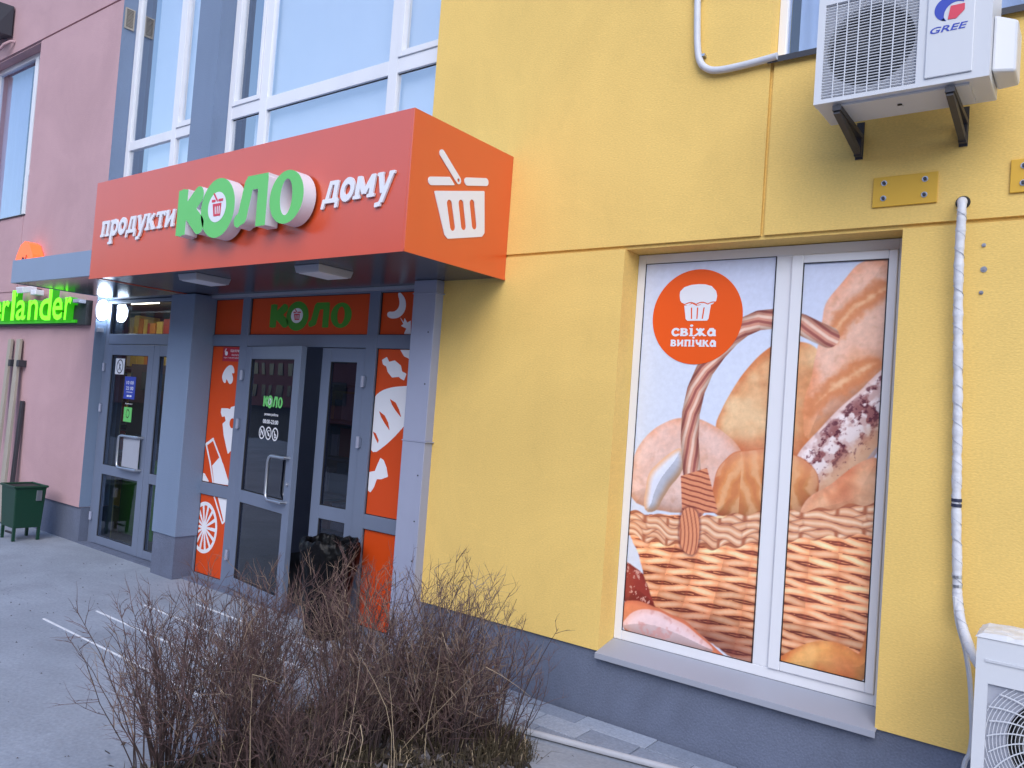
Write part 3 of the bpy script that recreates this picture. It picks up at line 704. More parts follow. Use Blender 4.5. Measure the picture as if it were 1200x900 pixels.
def paint_poster(X, Z):
    c8 = lambda r, g_, b: np.array([r, g_, b], float)
    C = np.ones(X.shape + (3,)) * c8(212, 220, 242)
    C = mixc(C, c8(196, 204, 236), sm(Z, 2.2, 3.0) * .6)
    def layer(C, key, base, edge, ew=.09, noise=None, alpha=1.0):
        d = POLY(P[key], .012)(X, Z) + (vnoise(X, Z, 9, 3) - .5) * .02
        m_ = 1 - sm(d, -.006, .004)
        col = np.ones(C.shape) * base
        col = mixc(col, edge, (1 - sm(-d, 0, ew)) * .75)
        gx_, gz_ = np.gradient(d); gl_ = np.hypot(gx_, gz_) + 1e-9
        lit = (-.5 * gx_ + .8 * gz_) / gl_ * (1 - sm(-d, .0, .17))
        col = col * (1 + np.where(lit > 0, .10, .24) * lit)[..., None]
        if noise is not None: col = noise(col, d)
        return mixc(C, col, m_ * alpha), d
    n1 = fbm(X, Z, 5, 11); n2 = fbm(X, Z, 18, 31); n3 = fbm(X, Z, 45, 61)
    def bread(hi, dark, k=1.0):
        def f(col, d):
            col = mixc(col, hi, sm(n1, .35, .85) * .85 * k)
            col = mixc(col, dark, sm(n1, .62, .12) * .75 * k)
            col = mixc(col, hi, sm(-d, .02, .14) * .35 * k)
            col = mixc(col, c8(176, 112, 76), sm(n2, .56, .85) * .15)
            return col * (1 + (n3 - .5) * .06)[..., None]
        return f
    C, d = layer(C, 'bread_a', c8(222, 172, 128), c8(198, 120, 80), .07, bread(c8(238, 205, 165), c8(200, 112, 68)))
    m_ = (1 - sm(POLY(P['bread_a'])(X, Z), -.01, 0)) * sm(Z, 1.95, 1.75)
    C = mixc(C, c8(196, 96, 66), m_ * .7)
    C, d = layer(C, 'bread_b', c8(226, 172, 150), c8(214, 140, 110), .08, bread(c8(236, 198, 182), c8(222, 150, 100), .8))
    for k in ('slash1', 'slash2'):
        dd = POLY(P[k], .012)(X, Z) + (n2 - .5) * .06
        C = mixc(C, c8(226, 158, 112), (1 - sm(dd, -.045, .03)) * .8)
        C = mixc(C, c8(200, 118, 78), (1 - sm(np.abs(dd + .02), 0, .05)) * .55)
        C = mixc(C, c8(238, 196, 160), (1 - sm(dd + .045, -.02, .015)) * .6)
    C, d = layer(C, 'rustic', c8(226, 212, 216), c8(205, 172, 166), .04, lambda c_, d_: mixc(c_, c8(196, 160, 158), sm(n2, .45, .7) * .8))
    mr = 1 - sm(POLY(P['rustic'])(X, Z), -.01, 0)
    w_ = (X + 1.2) * .75 - (Z - 1.95) * .66            # distance across the loaf
    crack = sm(fbm(X, Z, 11, 77) + .25 * (n3 - .5), .44, .56) * sm(np.abs(w_ - .03), .17, .04)
    C = mixc(C, c8(136, 78, 80), mr * crack * .85)
    C = mixc(C, c8(84, 42, 56), mr * crack * sm(n3, .5, .62) * .8)
    C = mixc(C, c8(214, 160, 120), mr * sm(w_, .06, .16) * .7)
    C = mixc(C, c8(100, 60, 70), mr * sm(n3, .66, .74) * .5)
    C, d = layer(C, 'round_l', c8(226, 186, 176), c8(214, 152, 124), .05, bread(c8(236, 205, 198), c8(220, 160, 130), .7))
    C, d = layer(C, 'round_in', c8(212, 216, 236), c8(222, 160, 110), .05)
    C, d = layer(C, 'croiss', c8(214, 142, 92), c8(178, 96, 68), .06)
    mc = 1 - sm(d, -.01, 0)
    st = np.sin((X + (Z - 1.4) * .35 * np.sign(X + 1.75)) * 55 + 9 * n1 + 2 * n2)
    C = mixc(C, c8(240, 200, 164), mc * sm(st, -.2, 1) * .42)
    C = mixc(C, c8(186, 100, 70), mc * sm(-st, .2, 1) * .28)
    C = mixc(C, c8(230, 176, 140), mc * sm(Z, 1.62, 1.8) * .5)
    C, d = layer(C, 'bread_r', c8(214, 146, 110), c8(192, 112, 84), .05, bread(c8(232, 190, 160), c8(176, 96, 70), 1))
    # lower breads
    C, d = layer(C, 'darkloaf', c8(150, 62, 56), c8(120, 50, 50), .05, lambda c_, d_: mixc(c_, c8(205, 150, 140), sm(n3, .62, .7)))
    # basket body
    db = POLY(P['body'], .005)(X, Z) + (n2 - .5) * .02
    mbk = 1 - sm(db, -.006, .004)
    xb = (X + 1.7); zz = Z + .06 * xb * xb - .10 * np.where(X < -1.6, (X + 1.6), 0) * (1.2 - Z)
    rows = zz / .050; ri = np.floor(rows); rf = rows - ri
    stake = (X + .30 * (1.2 - Z) * np.clip(-X - 1.3, -.3, 1.3)) / .165
    si = np.floor(stake); sf = stake - si
    par = ((ri + si) % 2)
    off = .15 * np.cos(np.pi * sf) * np.where(par > .5, 1, -1) + (fbm(X, Z, 7, 5) - .5) * .35
    rr = (rows + off); rf = rr - np.floor(rr)
    br = np.sin(np.pi * rf) ** .8
    shade = br * (.72 + .28 * np.sin(np.pi * sf))
    cb = np.ones(C.shape) * c8(120, 64, 54)
    cb = mixc(cb, c8(220, 150, 112), sm(shade, .22, .5))
    cb = mixc(cb, c8(242, 200, 170), sm(shade, .6, .98) * .85)
    seg = np.random.RandomState(9).rand(97, 97)[(np.floor(rr).astype(int) % 97), ((si).astype(int) % 97)]
    cb = cb * (.88 + .20 * seg)[..., None]
    edge_st = sm(np.abs(sf - .5), .40, .5) * (br < .5)
    cb = mixc(cb, c8(176, 98, 76), edge_st * .8)
    gap = sm(br, .42, .18) * sm(np.abs(sf - .5), .18, .42)
    cb = mixc(cb, c8(96, 48, 42), gap * .62)
    cb = cb * (.92 + .20 * sm(Z, .55, 1.25))[..., None] * np.array([1.03, .99, .95]) * (.96 + .1 * n2)[..., None]
    cb = mixc(cb, c8(92, 48, 58), sm(.8 - Z - .25 * (X + 1.55), 0, .3) * .45 * sm(X, -2.3, -1.9) * sm(-X, 1.45, 1.6))
    C = mixc(C, np.clip(cb, 0, 250), mbk)
    # braided rim
    rt = np.array(P['rim_top']); rb = np.array(P['rim_bot'])
    zt = np.interp(X, rt[:, 0], rt[:, 1]) + .012 * np.sin(X * 38); zb = np.interp(X, rb[:, 0], rb[:, 1]) + .012 * np.sin(X * 41 + 1)
    v = (Z - zb) / (zt - zb)
    mrim = sm(v, -.02, .03) * sm(v, 1.02, .97)
    cr = np.ones(C.shape) * c8(178, 108, 80)
    for lay, (per, sl, o_) in enumerate(((.34, 1, 0.0), (.34, -1, .5), (.34, 1, .5), (.34, -1, .0))):
        ph = X / per + o_ + .04 * np.sin(X * 17); k_ = np.floor(ph); f_ = ph - k_
        for q_ in range(2):
            vc = .5 + sl * (.62 * (f_ - .5)) + (q_ - .5) * .24 + .05 * np.sin(k_ * 5 + q_)
            dv = np.abs(v - vc) / .125
            m_s = (1 - sm(dv, .75, 1.05)) * sm(np.abs(f_ - .5), .5, .44)
            cs = mixc(np.ones(C.shape) * c8(222, 158, 122), c8(252, 224, 198), (1 - sm(dv, .0, .8)) * (.45 + .4 * np.sin(k_ * 3.3 + q_ * 2 + lay) ** 2))
            cr = mixc(cr, c8(146, 86, 74), (1 - sm(dv, .95, 1.4)) * sm(np.abs(f_ - .5), .5, .44) * .6)
            cr = mixc(cr, cs, m_s)
    C = mixc(C, cr, mrim)
    # handle
    H = np.array(P['handle']); dist = np.full(X.shape, 9.); tt = np.zeros(X.shape); sg = np.zeros(X.shape); acc = 0.0
    for i in range(len(H) - 1):
        a, b = H[i], H[i + 1]; e = b - a; L = np.hypot(*e)
        t = np.clip(((X - a[0]) * e[0] + (Z - a[1]) * e[1]) / (L * L), 0, 1)
        dx = X - a[0] - t * e[0]; dz = Z - a[1] - t * e[1]; dd = np.hypot(dx, dz)
        sd = (e[0] * dz - e[1] * dx) / L
        u_ = dd < dist; dist = np.where(u_, dd, dist); tt = np.where(u_, acc + t * L, tt); sg = np.where(u_, sd, sg); acc += L
    wv = .062
    mh = 1 - sm(dist, wv - .004, wv + .002)
    stp = np.sin(tt * 22 + sg * 95 + 1.5 * n1)
    ch = np.ones(C.shape) * c8(212, 150, 132)
    ch = mixc(ch, c8(240, 206, 190), sm(stp, .3, 1)); ch = mixc(ch, c8(150, 82, 80), sm(-stp, .45, .95) * .8)
    ch = ch * (1 - .22 * sm(np.abs(sg), .015, wv))[..., None]
    C = mixc(C, ch, mh)
    dw = POLY(P['wrap'], .008)(X, Z); s_ = np.sin((Z + X * .15 + .0012 * np.sin(X * 60)) * 190)
    cw = mixc(np.ones(C.shape) * c8(222, 146, 112), c8(130, 60, 54), sm(-s_, .2, 1) * .85)
    C = mixc(C, cw, 1 - sm(dw, -.004, .004))
    dw = POLY(P['tail'], .012)(X, Z); s_ = np.sin((X + .03 * np.sin(Z * 9)) * 235)
    cw = mixc(np.ones(C.shape) * c8(226, 152, 116), c8(150, 74, 60), sm(-s_, .1, 1) * .7)
    C = mixc(C, c8(110, 56, 56), (1 - sm(dw, 0, .022)) * .6)
    C = mixc(C, cw, 1 - sm(dw, -.004, .004))
    C, d = layer(C, 'flour', c8(214, 130, 96), c8(190, 104, 80), .04)
    C, d = layer(C, 'flour_hi', c8(228, 200, 206), c8(218, 172, 166), .05, lambda c_, d_: mixc(c_, c8(206, 140, 136), sm(n2, .55, .7) * .5))
    C, d = layer(C, 'orange_b', c8(222, 152, 84), c8(190, 108, 62), .05, bread(c8(240, 190, 126), c8(196, 102, 62), 1))
    C = C * (1 + (n3 - .5) * .06)[..., None]
    return np.clip(C / 255.0, 0, 1)

pm_ = bpy.data.materials.new('printed_film'); pm_.use_nodes = True
_n = pm_.node_tree.nodes; _l = pm_.node_tree.links; _b = _n['Principled BSDF']
_a = _n.new('ShaderNodeVertexColor'); _a.layer_name = 'print'
_l.new(_a.outputs[0], _b.inputs['Base Color']); _b.inputs['Roughness'].default_value = .22; _b.inputs['Specular IOR Level'].default_value = .5
M['poster'] = pm_
PTINT = np.array([1.06, 1.06, 1.02])
def poster_pane(x0, x1, z0, z1, y, step, parent):
    nx = int((x1 - x0) / step); nz = int((z1 - z0) / step)
    X, Z = np.meshgrid(np.linspace(x0, x1, nx + 1), np.linspace(z0, z1, nz + 1), indexing='ij')
    rgb = paint_poster(X, Z)
    rgb = np.where(rgb <= .04045, rgb / 12.92, ((rgb + .055) / 1.055) ** 2.4) * PTINT
    org = ORG[parent]
    co = np.stack([X - org.x, np.full(X.shape, y - org.y), Z - org.z], -1).reshape(-1, 3)
    # back face closes the pane to a real thickness
    nv = len(co); me = bpy.data.meshes.new('printed_pane')
    I, J = np.meshgrid(np.arange(nx), np.arange(nz), indexing='ij'); k = nz + 1
    q = np.stack([I * k + J, (I + 1) * k + J, (I + 1) * k + J + 1, I * k + J + 1], -1).reshape(-1)
    bc = np.array([[x0 - org.x, y + .006 - org.y, z0 - org.z], [x1 - org.x, y + .006 - org.y, z0 - org.z], [x1 - org.x, y + .006 - org.y, z1 - org.z], [x0 - org.x, y + .006 - org.y, z1 - org.z]])
    co2 = np.vstack([co, bc]); q = np.concatenate([q, [nv + 3, nv + 2, nv + 1, nv]])
    nf = len(q) // 4
    me.vertices.add(len(co2)); me.vertices.foreach_set('co', co2.ravel())
    me.loops.add(len(q)); me.loops.foreach_set('vertex_index', q)
    me.polygons.add(nf); me.polygons.foreach_set('loop_start', np.arange(nf) * 4); me.polygons.foreach_set('loop_total', np.full(nf, 4))
    me.update(calc_edges=True)
    ca = me.color_attributes.new('print', 'FLOAT_COLOR', 'POINT')
    cc = np.ones((len(co2), 4)); cc[:nv, :3] = rgb.reshape(-1, 3)
    ca.data.foreach_set('color', cc.ravel()); me.materials.append(M['poster'])
    o = bpy.data.objects.new('printed_pane', me); COL.objects.link(o); o.parent = parent; ORG[o] = org
    return o
pp = poster_pane(-2.489, -1.609, .553, 2.992, .2015, .0045, win)
pp['label'] = 'wide left pane printed with a wicker basket of bread and an orange round badge'
pp = poster_pane(-1.447, -.982, .610, 2.938, .1915, .0045, win)
pp['label'] = 'narrow right pane printed with long loaves above the woven basket'
sx, sz, sr = -2.107, 2.630, .306
YS = .1985
shape('badge', ELL(sx, sz, sr, sr), (sx - .32, sx + .32, sz - .32, sz + .32), 72, front(YS), .0015, M['orange_film'], win)
muff = U(POLY(P['muf_top'], .004), SUB(POLY(P['muf_bot'], .003), S(-2.142, 2.69, -2.137, 2.615, .009), S(-2.1, 2.69, -2.1, 2.615, .009), S(-2.056, 2.69, -2.064, 2.615, .009)))
muff = SUB(muff, lambda X, Z: np.abs(Z - (2.716 + .012 * np.abs(np.sin((X + 2.112) * 40)) - .006)) - .0035)
shape('badge_muffin', muff, (-2.24, -1.96, 2.59, 2.85), 80, front(YS - .002), .001, M['white_film'], win)
tm = MB()
for c, f, a, b in slab_text('свіжа', -2.272, -1.962, 2.505, .052, .0, .0): shape('', f, (a - .02, b + .02, 2.48, 2.60), 22, front(YS - .002), .001, None, None, mb=tm)
for c, f, a, b in slab_text('випічка', -2.275, -1.957, 2.438, .044, .0, .0): shape('', f, (a - .02, b + .02, 2.41, 2.52), 20, front(YS - .002), .001, None, None, mb=tm)
tm.build('badge_lettering', [M['white_film'], M['white_film']], win)

# ================================================================== PINK BUILDING
pb = thing('pink_building', 'dusty pink stuccoed wall of an apartment block left of the entrances', 'building', (-9.7, 0, 0))
PX0, PX1, PZ0, PZ1 = -13.9, -12.0, 4.15, 6.60
def pfn(x, z):
    if PX0 < x < PX1 and PZ0 < z < PZ1: return None
    if 6.598 < z < 6.625: return .025
    if -12.058 < x < -12.043 and 3.1 < z < PZ0: return .012
    if 3.075 < z < 3.09 and x < -12.04: return .012
    return 0.0
relief(MB(), [-26, PX0, -12.058, -12.043, PX1, -9.7], sorted({.42, 3.075, 3.09, 3.1, PZ0, 6.598, PZ1, 6.625, 9.5}), pfn).build('wall', M['pink'], pb)
B(-26, -9.72, .025, .35, -.02, .4195).build('plinth', M['plinth'], pb)
B(-26, -9.7, .35, .40, 0, 9.5).build('inner_wall', M['room_dark'], pb)
w = frame_mb(PX0 + .001, PX1 - .001, PZ0 + .03, PZ1 - .001, .07, .07, .07, .07, .15, .22)
w.box(-12.55, -12.44, .152, .218, PZ0 + .1, PZ1 - .071)
w.box(-12.44, -12.071, .153, .217, 4.80, 4.88)
pw = w.build('window', M['white'], pb, bevel=.004)
B(PX0 + .07, -12.55, .18, .186, PZ0 + .1, PZ1 - .07).build('pane', M['glass_side'], pw)
B(-12.44, -12.07, .18, .186, 4.88, PZ1 - .07).build('pane', M['glass_side'], pw)
B(-12.44, -12.07, .18, .186, PZ0 + .1, 4.80).build('pane', M['glass_side'], pw)
curtain(MB(), PX0, -13.0, .30, PZ0, PZ1, 30, .008).build('curtain', M['curtain'], pw, smooth=True)
B(PX0, PX1, -.02, .15, PZ0, PZ0 + .012).build('sill', M['iron'], pw)
# grey coat on the side faces towards the recessed bay
B(-9.7, -9.694, .001, .35, .425, 9.5).build('side_coat', M['grey_stucco'], pb)
B(-9.72, -9.70, .0255, .35, -.02, .4192).build('side_plinth', M['plinth'], pb)
v = thing('vent_grille', 'small cream vent grille on the grey side face at the top left', 'vent', (-9.69, .08, 6.24))
frame_mb(.02, .135, 6.245, 6.50, .018, .018, .018, .018, 0, 1)
vm = MB()
for (y0, y1, z0, z1) in ((.02, .034, 6.245, 6.5), (.121, .135, 6.245, 6.5), (.034, .121, 6.245, 6.262), (.034, .121, 6.483, 6.5)): vm.box(-9.694, -9.676, y0, y1, z0, z1)
vm.build('frame', M['plate_cream'] if 'plate_cream' in M else M['beige'], v)
vm = MB()
for i in range(12): vm.box(-9.692, -9.68, .034, .121, 6.268 + i * .018, 6.276 + i * .018)
vm.build('louvre', M['beige'], v, kind='stuff'); B(-9.6935, -9.691, .034, .121, 6.262, 6.483).build('backing', M['dark'], v)
# dark bracket box near the top left corner and the cut pipe under it
u = thing('wall_speaker', 'dark grey box hung on the pink wall in the top left corner of the photo', 'box', (-13.1, 0, 6.87))
MB().hexa([(-13.6, -.28, 6.95), (-13.02, -.28, 6.88), (-13.0, -.02, 6.88), (-13.6, -.02, 6.95), (-13.6, -.22, 7.5), (-13.04, -.22, 7.33), (-13.0, -.02, 7.33), (-13.6, -.02, 7.5)]).build('case', M['iron'], u, bevel=.01)
B(-13.3, -13.24, -.02, 0.0, 6.9, 7.4).build('bracket', M['steel'], u)
u = MB().tube([(-12.92, 0, 6.79), (-12.93, -.05, 6.785), (-13.02, -.10, 6.74), (-13.14, -.11, 6.69)], .022, 8).build('drain_stub', M['pink'], None, smooth=True)
tag(u, 'short pink painted pipe stub poking from the wall under the dark box', 'pipe')

# ================================================================== GREY BAY BETWEEN THEM
gb = thing('grey_bay', 'recessed blue-grey bay with tall white windows above the two shop entrances', 'building', (-7, 0, 0))
B(-7.97, -7.552, .0, .35, 2.93, 9.5).build('pier', M['grey_stucco'], gb)
for a_, b_ in ((-9.694, -7.97), (-7.552, -4.3805)): B(a_, b_, .12, .35, 2.93, 3.40).build('spandrel', M['grey_stucco'], gb)
for a_, b_ in ((-9.694, -7.97), (-7.552, -4.3805)): B(a_, b_, .0, .35, 7.3, 9.5).build('upper_wall', M['grey_stucco'], gb)
B(-9.69, -4.385, .95, 1.0, 3.3, 7.4).build('inner_wall', M['room_dark'], gb)
for a_, b_ in ((3.2, 3.3), (7.32, 7.4)): B(-9.69, -4.385, .35, .95, a_, b_).build('inner_slab', M['room_dark'], gb)
for a_, b_ in ((-9.85, -9.70), (-4.375, -4.2)): B(a_, b_, .41, .95, 3.3, 7.3).build('inner_side', M['room_dark'], gb)
# left tall window
w = frame_mb(-9.693, -7.971, 3.40, 7.299, .085, .06, .06, .07, .17, .24)
w.box(-8.665, -8.565, .172, .238, 3.46, 7.229)
w.box(-9.608, -8.665, .173, .237, 4.76, 4.87).box(-8.565, -8.031, .173, .237, 4.76, 4.87)
w1 = w.build('window', M['white'], gb, bevel=.004)
frame_mb(-8.563, -8.03, 4.872, 7.228, .05, .05, .06, .06, .158, .22).build('sash', M['white'], w1, bevel=.004)
for a, b, c, d in ((-9.608, -8.665, 4.87, 7.229), (-9.608, -8.665, 3.46, 4.76), (-8.565, -8.03, 3.46, 4.76), (-8.513, -8.08, 4.932, 7.168)):
    B(a, b, .20, .206, c, d).build('pane', M['glass'], w1)
curtain(MB(), -9.34, -8.0, .28, 3.35, 7.3, 23, .004).build('curtain', M['curtain'], w1, smooth=True)
# right tall window
w = frame_mb(-7.551, -4.381, 3.40, 7.299, .075, .07, .06, .07, .17, .24)
for a, b in ((-6.995, -6.875), (-5.125, -5.010)): w.box(a, b, .172, .238, 3.46, 7.229)
for a, b in ((-7.476, -6.995), (-6.875, -5.125), (-5.01, -4.451)): w.box(a, b, .173, .237, 4.795, 4.925)
w3 = w.build('window', M['white'], gb, bevel=.004)
frame_mb(-7.474, -6.997, 4.927, 7.228, .045, .045, .05, .06, .158, .22).build('sash', M['white'], w3, bevel=.004)
frame_mb(-5.008, -4.453, 4.927, 7.228, .05, .05, .055, .06, .158, .22).build('sash', M['white'], w3, bevel=.004)
for a, b, c, d in ((-7.43, -7.04, 4.975, 7.17), (-7.476, -6.995, 3.46, 4.795), (-6.875, -5.125, 4.925, 7.229), (-6.875, -5.125, 3.46, 4.795), (-4.96, -4.5, 4.98, 7.17), (-5.01, -4.451, 3.46, 4.795)):
    B(a, b, .20, .206, c, d).build('pane', M['glass'], w3)
curtain(MB(), -7.20, -4.4, .28, 3.35, 7.3, 41, .0035).build('curtain', M['curtain'], w3, smooth=True)
# wide gasket lines under the crossbars
MB().box(-6.875, -5.125, .1985, .2, 4.785, 4.795).box(-7.476, -6.995, .1985, .2, 4.785, 4.795).box(-5.01, -4.451, .1985, .2, 4.785, 4.795).build('gasket', M['gasket'], w3)

# pillar and sheet-clad column
pl = thing('grey_pillar', 'blue-grey stuccoed pillar between the two shop entrances', 'pillar', (-7.64, 0, 0))
B(-7.86, -7.415, -.10, .30, .425, 2.899).build('shaft', M['grey_stucco'], pl, bevel=.006)
B(-7.845, -7.43, -.085, .30, -.01, .424).build('base', M['plinth'], pl)
cl = thing('sheet_clad_column', 'pale grey sheet-metal column at the right of the shop entrance, by the yellow wall', 'column', (-4.23, 0, 0))
for z0, z1, e in ((0, 1.655, 0), (1.66, 2.80, 0), (2.805, 2.905, 0)):
    B(-4.352, -4.115, -.085, .14, z0, z1).build('cladding_sheet', M['column'], cl, bevel=.004)
for z in (1.6575, 2.8025): B(-4.357, -4.098, -.09, .135, z - .004, z + .004).build('joint_flange', M['column'], cl)
for z in (.35, .75, 1.05, 1.4, 2.1, 2.5):
    MB().cyl((-4.16 + .01 * math.sin(z * 9), -.085, z), (0, -1, 0), .006, .004, 8).build('rivet', M['dark'], cl)

# ================================================================== RIGHT SHOPFRONT
sf = thing('grocery_shopfront', 'grey aluminium shopfront with orange film panels and half open door under the orange canopy', 'shopfront', (-5.9, .15, 0))
YF, YB2 = .130, .205
m_ = MB()
m_.box(-7.465, -7.420, YF, YB2, 0, 2.905); m_.box(-6.925, -6.80, YF, YB2, 0, 2.905)
m_.box(-5.085, -4.955, YF, YB2, 0, 2.905); m_.box(-4.42, -4.355, YF, YB2, 0, 2.905)
for a, b in ((-7.42, -6.925), (-4.955, -4.42)):
    for z0, z1 in ((0, .055), (.863, .983), (2.390, 2.505), (2.870, 2.905)): m_.box(a, b, YF + .002, YB2 - .002, z0, z1)
for z0, z1 in ((2.392, 2.505), (2.870, 2.905)): m_.box(-6.80, -5.085, YF + .002, YB2 - .002, z0, z1)
m_.box(-6.80, -5.085, YF + .01, YB2 + .05, 0, .016)
m_.build('frame', M['frame'], sf, bevel=.003)
def gasket(mb, x0, x1, z0, z1, y): frame_mb(x0, x1, z0, z1, .006, .006, .006, .006, y, y + .01, mb=mb)
gm = MB()
PAN = [(-7.42, -6.925, .983, 2.390), (-7.42, -6.925, .055, .863), (-7.42, -6.925, 2.505, 2.870), (-6.80, -5.085, 2.505, 2.870), (-4.955, -4.42, .983, 2.390), (-4.955, -4.42, .055, .863), (-4.955, -4.42, 2.505, 2.870)]
for p in PAN: gasket(gm, p[0], p[1], p[2], p[3], YF + .018)
gm.build('gasket', M['gasket'], sf)
YP = YF + .025
pans = [B(p[0] + .005, p[1] - .005, YP, YP + .012, p[2] + .005, p[3] - .005).build('film_panel', M['orange_film_shaded'], sf) for p in PAN]
def clip(fn, p): return INT(fn, RECT(p[0] + .008, p[1] - .008, p[2] + .008, p[3] - .008))
YI = YP - .0015
def icon(name, fn, p, n=90, mats='white_film', dy=0.0):
    return shape(name, clip(fn, p), (p[0], p[1], p[2], p[3]), n, front(YI - dy), .001, M[mats], sf)
p = PAN[0]
q = lambda k, r_=.004: POLY(I[k], r_)
icon('printed_icons', U(q('mushroom'), SUB(q('cheese'), ELL(-6.976, 1.614, .045, .05)),
    SUB(U(q('bottle_fill'), CAP(*I['bottle_line'][0], *I['bottle_line'][1], .03), CAP(*I['bottle_line'][1], -7.13, 1.25, .022), CAP(-7.13, 1.25, -6.95, 1.0, .022),
          CAP(*I['bottle_line2'][0], *I['bottle_line2'][2], .022), CAP(*I['bottle_line2'][2], *I['bottle_line2'][4], .022))), q('left_bit')), p, 110)
p = PAN[1]
cx, cz, rx, rz = -7.31, .523, .228, .262
def orange(X, Z):
    u = (X - cx) / rx; v = (Z - cz) / rz; r_ = np.hypot(u, v); a = np.arctan2(v, u)
    seg = np.abs(((a / (2 * np.pi) * 14) % 1) - .5) * 2            # 0 middle of a wedge
    wedge = (seg < .80 - .12 / np.maximum(r_, .05)) & (r_ > .14) & (r_ < .86)
    d = (r_ - 1) * rx
    return np.where(wedge, .004, d)
icon('printed_icons', U(orange, q('bottle2', .002), CAP(*I['bottle2l'][0], *I['bottle2l'][1], .02), CAP(*I['bottle2l'][1], *I['bottle2l'][2], .02)), p, 150)
p = PAN[4]
icon('printed_icons', U(SUB(q('loaf', .01), q('cut1', .002), q('cut2', .002), q('cut3', .002)), q('candy', .006), q('candy2', .006), q('bit', .006)), p, 110)
icon('printed_icons', U(q('arc', .006), q('leaf', .002)), PAN[6], 90)
# crimson notice with a pictogram and lines of small print at the top of the left panel
B(-7.235, -6.936, YI - .001, YI, 2.235, 2.378).build('notice', M['red_film'], sf)
tm = text_mb('ПІДКЛЮЧИ', -7.105, -6.955, 2.325, 2.355, front(YI - .002), .0008)
text_mb('послугу', -7.08, -6.955, 2.29, 2.306, front(YI - .002), .0008, mb=tm)
text_mb('тут і сьогодні', -7.215, -6.955, 2.262, 2.280, front(YI - .002), .0008, mb=tm)
shape('', U(ELL(-7.175, 2.315, .025, .022), CAP(-7.2, 2.335, -7.185, 2.36, .012)), (-7.23, -7.13, 2.28, 2.37), 30, front(YI - .002), .0008, None, None, mb=tm)
tm.build('notice_print', [M['white_film']] * 2, sf)

def kolo(x0, x1, z0, z1):
    """four fat rounded letters in a unit box 1.59 x .46; returns (letters, disc, basket)"""
    sx = (x1 - x0) / 1.59; sz = (z1 - z0) / .46
    T = lambda fn: (lambda X, Z: fn((X - x0) / sx, (Z - z0) / sz) * min(sx, sz))
    K = U(CAP(.078, .115, .078, .36, .135), RECT(.01, .146, .055, .42), CAP(.17, .25, .30, .355, .14), CAP(.17, .25, .33, .12, .145))
    O1 = ELL(.572, .228, .222, .228)
    Lt = U(RECT(.93, 1.18, .32, .425), RECT(1.07, 1.185, .045, .40), CAP(.955, .36, .90, .13, .115), CAP(.90, .13, .85, .105, .10))
    O2 = SUB(ELL(1.405, .225, .188, .188), ELL(1.403, .225, .066, .128))
    return [T(K), T(O1), T(Lt), T(O2)], T(ELL(.567, .235, .118, .116)), T(basket_sdf(.567, .225, .115)), sx, sz
KB = ((0.0, .40), (.33, .81), (.78, 1.20), (1.20, 1.60))
def put_kolo(x0, x1, z0, z1, plc, depth, mats, parent, name='letter', n=46, lift=.002, bas='red_print', mb=None):
    Ls, disc, bas_f, sx, sz = kolo(x0, x1, z0, z1); res = []
    for f, (a, b) in zip(Ls, KB):
        bb = (x0 + a * sx, x0 + b * sx, z0 - .02 * sz, z1 + .02 * sz)
        r_ = shape(name, f, bb, n, plc(0), depth, mats, parent, mb=mb)
        res.append(r_)
    bb = (x0 + .44 * sx, x0 + .70 * sx, z0 + .10 * sz, z0 + .37 * sz)
    shape('badge', disc, bb, 40, plc(lift), .001, M['white_film'], parent)
    shape('badge_basket', bas_f, bb, 64, plc(lift * 2), .001, M[bas], parent)
    return res
put_kolo(-6.505, -5.33, 2.545, 2.825, lambda d: front(YI - d), .001, M['green_dark'], sf, name='printed_letter')

# left leaf swung outwards
TH = math.radians(-8.3)
def leaf(x0, wd, hinge, ang, ws, name_label):
    z0, z1 = .022, 2.386
    mb = MB()
    mb.box(0, ws, -.028, .028, z0, z1); mb.box(wd - ws, wd, -.028, .028, z0, z1)
    for a, b in ((z0, .130), (.868, .985), (2.265, z1)): mb.box(ws, wd - ws, -.026, .026, a, b)
    o = mb.build('door', M['frame'], sf, bevel=.003, raw=True, loc=(hinge[0], hinge[1], 0), rot=(0, 0, ang))
    o['label'] = name_label
    for a, b in ((.130, .868), (.985, 2.265)):
        B(ws - .004, wd - ws + .004, -.006, .006, a - .004, b + .004).build('pane', M['glass_door'], o, raw=True)
        frame_mb(ws, wd - ws, a, b, .007, .007, .007, .007, -.020, -.008).build('gasket', M['gasket'], o, raw=True)
    return o
dl = leaf(0, 1.065, (-6.797, .155, 0), TH, .115, 'wide left door leaf standing ajar towards the street')
def dhandle(parent, x0, x1, z0, z1, y0):
    pts = [(x1, y0, z0), (x1, y0 - .045, z0), (x0 + .05, y0 - .06, z0), (x0 + .015, y0 - .062, z0 + .02), (x0, y0 - .062, z0 + .06), (x0, y0 - .062, z1 - .06), (x0 + .015, y0 - .062, z1 - .02), (x0 + .05, y0 - .06, z1), (x1, y0 - .045, z1), (x1, y0, z1)]
    return MB().tube(pts, .0155, 10).build('handle', M['steel'], parent, smooth=True, raw=True)
dhandle(dl, .735, 1.005, .975, 1.375, -.028)
MB().cyl((1.01, -.028, 1.14), (0, -1, 0), .018, .012, 12).cyl((1.01, -.04, 1.14), (0, -1, 0), .010, .008, 10).build('lock', M['steel'], dl, raw=True)
yg = -.0085
put_kolo(.395, .765, 1.80, 1.925, lambda d: front(yg - d), .001, M['green'], dl, name='printed_letter', n=30, bas='green_dark')
tm = MB()
text_mb('режим роботи', .44, .70, 1.725, 1.757, front(yg), .0008, bold=.012, mb=tm)
